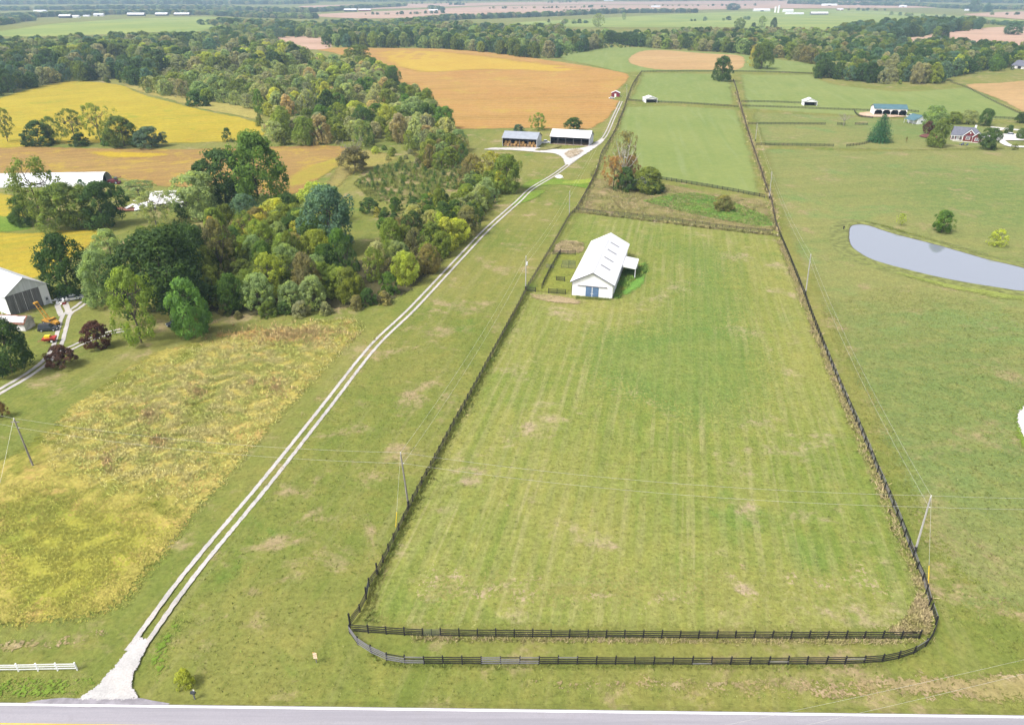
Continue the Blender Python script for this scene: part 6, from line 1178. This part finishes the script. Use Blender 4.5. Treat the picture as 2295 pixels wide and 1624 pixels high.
X, Y = fill([(1296, 462), (1312, 428), (1332, 402), (1420, 410), (1500, 416), (1600, 436), (1714, 454), (1736, 500), (1741, 518), (1600, 502), (1450, 483), (1302, 468)], 11000, 3, .3); tufts('plot_weeds', X, Y, (.2, .65), .13, 'plot_weed', 'rough dry weeds filling the plot between the cross fences', 4)
X, Y = fill([(1440, 452), (1500, 436), (1560, 432), (1640, 452), (1725, 488), (1735, 508), (1640, 498), (1540, 478)], 6000, 4); tufts('lush_weeds', X, Y, (.2, .6), .22, 'lush_weed', 'lush green weeds in the wet part of the plot', 4)
def along(P, n, wid, seed):
    W = resample(smooth_line(world(P), False, 5), .5); rg = np.random.default_rng(seed); i = rg.integers(0, len(W), n); return np.array([W[k].x for k in i]) + rg.normal(0, wid, n), np.array([W[k].y for k in i]) + rg.normal(0, wid, n)
X, Y = along([(2075, 1420), (2078, 1360), (2055, 1290), (2025, 1215), (1975, 1095), (1920, 962), (1885, 885), (1845, 790), (1795, 658), (1748, 540)], 1900, .55, 5); tufts('fence_grass', X, Y, (.2, .6), .13, 'straw_tuft', 'tall straw-coloured grass along the pond-side paddock fence', 5)
X, Y = fill([(1985, 1418), (2030, 1385), (2058, 1330), (2078, 1360), (2082, 1420)], 800, 6); tufts('corner_grass', X, Y, (.15, .5), .14, 'straw_tuft', 'flattened straw-coloured grass in the paddock corner', 5)
X, Y = along([(830, 1395), (838, 1320), (880, 1230), (955, 1080), (1015, 965), (1115, 785), (1185, 650)], 1500, .4, 7); tufts('fence_row_grass', X, Y, (.2, .55), .14, 'green_tuft', 'uncut green grass under the lane-side paddock fence', 5)
X, Y = along([(930, 1431), (1215, 1433), (1544, 1436), (1800, 1437), (2060, 1437)], 1200, .25, 8); tufts('board_grass', X, Y, (.15, .45), .12, 'straw_tuft', 'dry grass tufts under the straight roadside fence', 4)
X, Y = along([(830, 1464), (888, 1488), (1128, 1492), (1500, 1493), (1874, 1492), (1999, 1483), (2070, 1456)], 1400, .25, 9); tufts('outer_board_grass', X, Y, (.12, .35), .12, 'green_tuft', 'green grass tufts under the outer roadside fence', 4)
X, Y = along([(1742, 520), (1730, 455), (1702, 372), (1670, 272), (1650, 205)], 900, .6, 10); tufts('upper_fence_grass', X, Y, (.4, 1.1), .2, 'straw_tuft', 'rough brown grass along the hay pasture fence', 4)
X, Y = along([(1296, 470), (1320, 425), (1345, 365), (1378, 295), (1405, 225), (1435, 165)], 900, .6, 11); tufts('lane_fence_grass', X, Y, (.4, 1.1), .2, 'plot_weed', 'rough growth along the upper lane fence', 4)
X, Y = fill([(1374, 668), (1384, 640), (1402, 605), (1448, 590), (1450, 612), (1420, 630), (1395, 655), (1385, 670)], 1800, 12); tufts('barn_weeds', X, Y, (.2, .8), .14, 'lush_weed', 'tall green weeds along the long side of the white barn', 4)
X, Y = fill([(1290, 664), (1372, 669), (1372, 674), (1290, 670)], 450, 13); tufts('door_weeds', X, Y, (.12, .4), .15, 'green_tuft', 'weeds growing in front of the white barn doors', 4)
X, Y = along([(1292, 475), (1420, 490), (1580, 510), (1742, 528)], 900, .6, 14); tufts('cross_fence_grass', X, Y, (.3, .9), .2, 'plot_weed', 'rough grass under the old dark cross fence', 4)
X, Y = fill([(1245, 560), (1258, 540), (1308, 545), (1302, 568)], 900, 15); tufts('dead_weeds', X, Y, (.15, .5), .14, 'straw_tuft', 'dead pinkish weeds in the corner pen behind the barn', 4)
X, Y = fill([(790, 412), (850, 370), (930, 364), (1060, 385), (1075, 415), (960, 442), (880, 462), (830, 445)], 6500, 16, .3); tufts('clearing_weeds', X, Y, (.25, .85), .22, 'green_tuft', 'rough green growth between the young pines', 4)
X, Y = along([(1903, 503), (1960, 503), (2100, 545), (2300, 602)], 900, .8, 17); tufts('bank_reeds', X, Y, (.2, .6), .2, 'green_tuft', 'grass tufts along the far pond bank', 4)
weed_mat('turf_tuft', (.15, .20, .04), (.2, .22, .05), (.29, .28, .11), .3)
X, Y = fill(PADDOCK, 16000, 21); tufts('paddock_tufts', X, Y, (.06, .2), .4, 'turf_tuft', 'short grass tufts across the mown paddock', 3, .7, .7)
X, Y = fill([(360, 1420), (560, 1110), (760, 870), (930, 700), (1150, 680), (1000, 960), (900, 1140), (810, 1320), (780, 1420), (820, 1480), (1500, 1500), (2060, 1480), (2300, 1560), (1500, 1580), (500, 1560)], 5000, 22); tufts('lane_side_tufts', X, Y, (.06, .2), .4, 'turf_tuft', 'short grass tufts between the lane and the paddock', 3, .7, .7)
X, Y = fill([(2110, 1380), (2300, 1500), (2300, 700), (2000, 640), (1830, 680), (1920, 900), (2010, 1120)], 13000, 23); tufts('pasture_tufts', X, Y, (.06, .2), .45, 'turf_tuft', 'short grass tufts in the open pasture', 3, .7, .7)
# ================================================================ AIR
hz = MB().box(-11000, 11000, -600, 15500, -6, 170); m = bpy.data.materials.new('haze_air'); m.use_nodes = True; nt = m.node_tree; nt.nodes.clear(); out = nt.nodes.new('ShaderNodeOutputMaterial'); pv = nt.nodes.new('ShaderNodeVolumePrincipled')
pv.inputs['Color'].default_value = (.55, .76, 1.0, 1); pv.inputs['Density'].default_value = .00014; pv.inputs['Anisotropy'].default_value = .1; nt.links.new(pv.outputs[0], out.inputs['Volume'])
o = hz.build('haze', m); tag(o, kind='stuff')
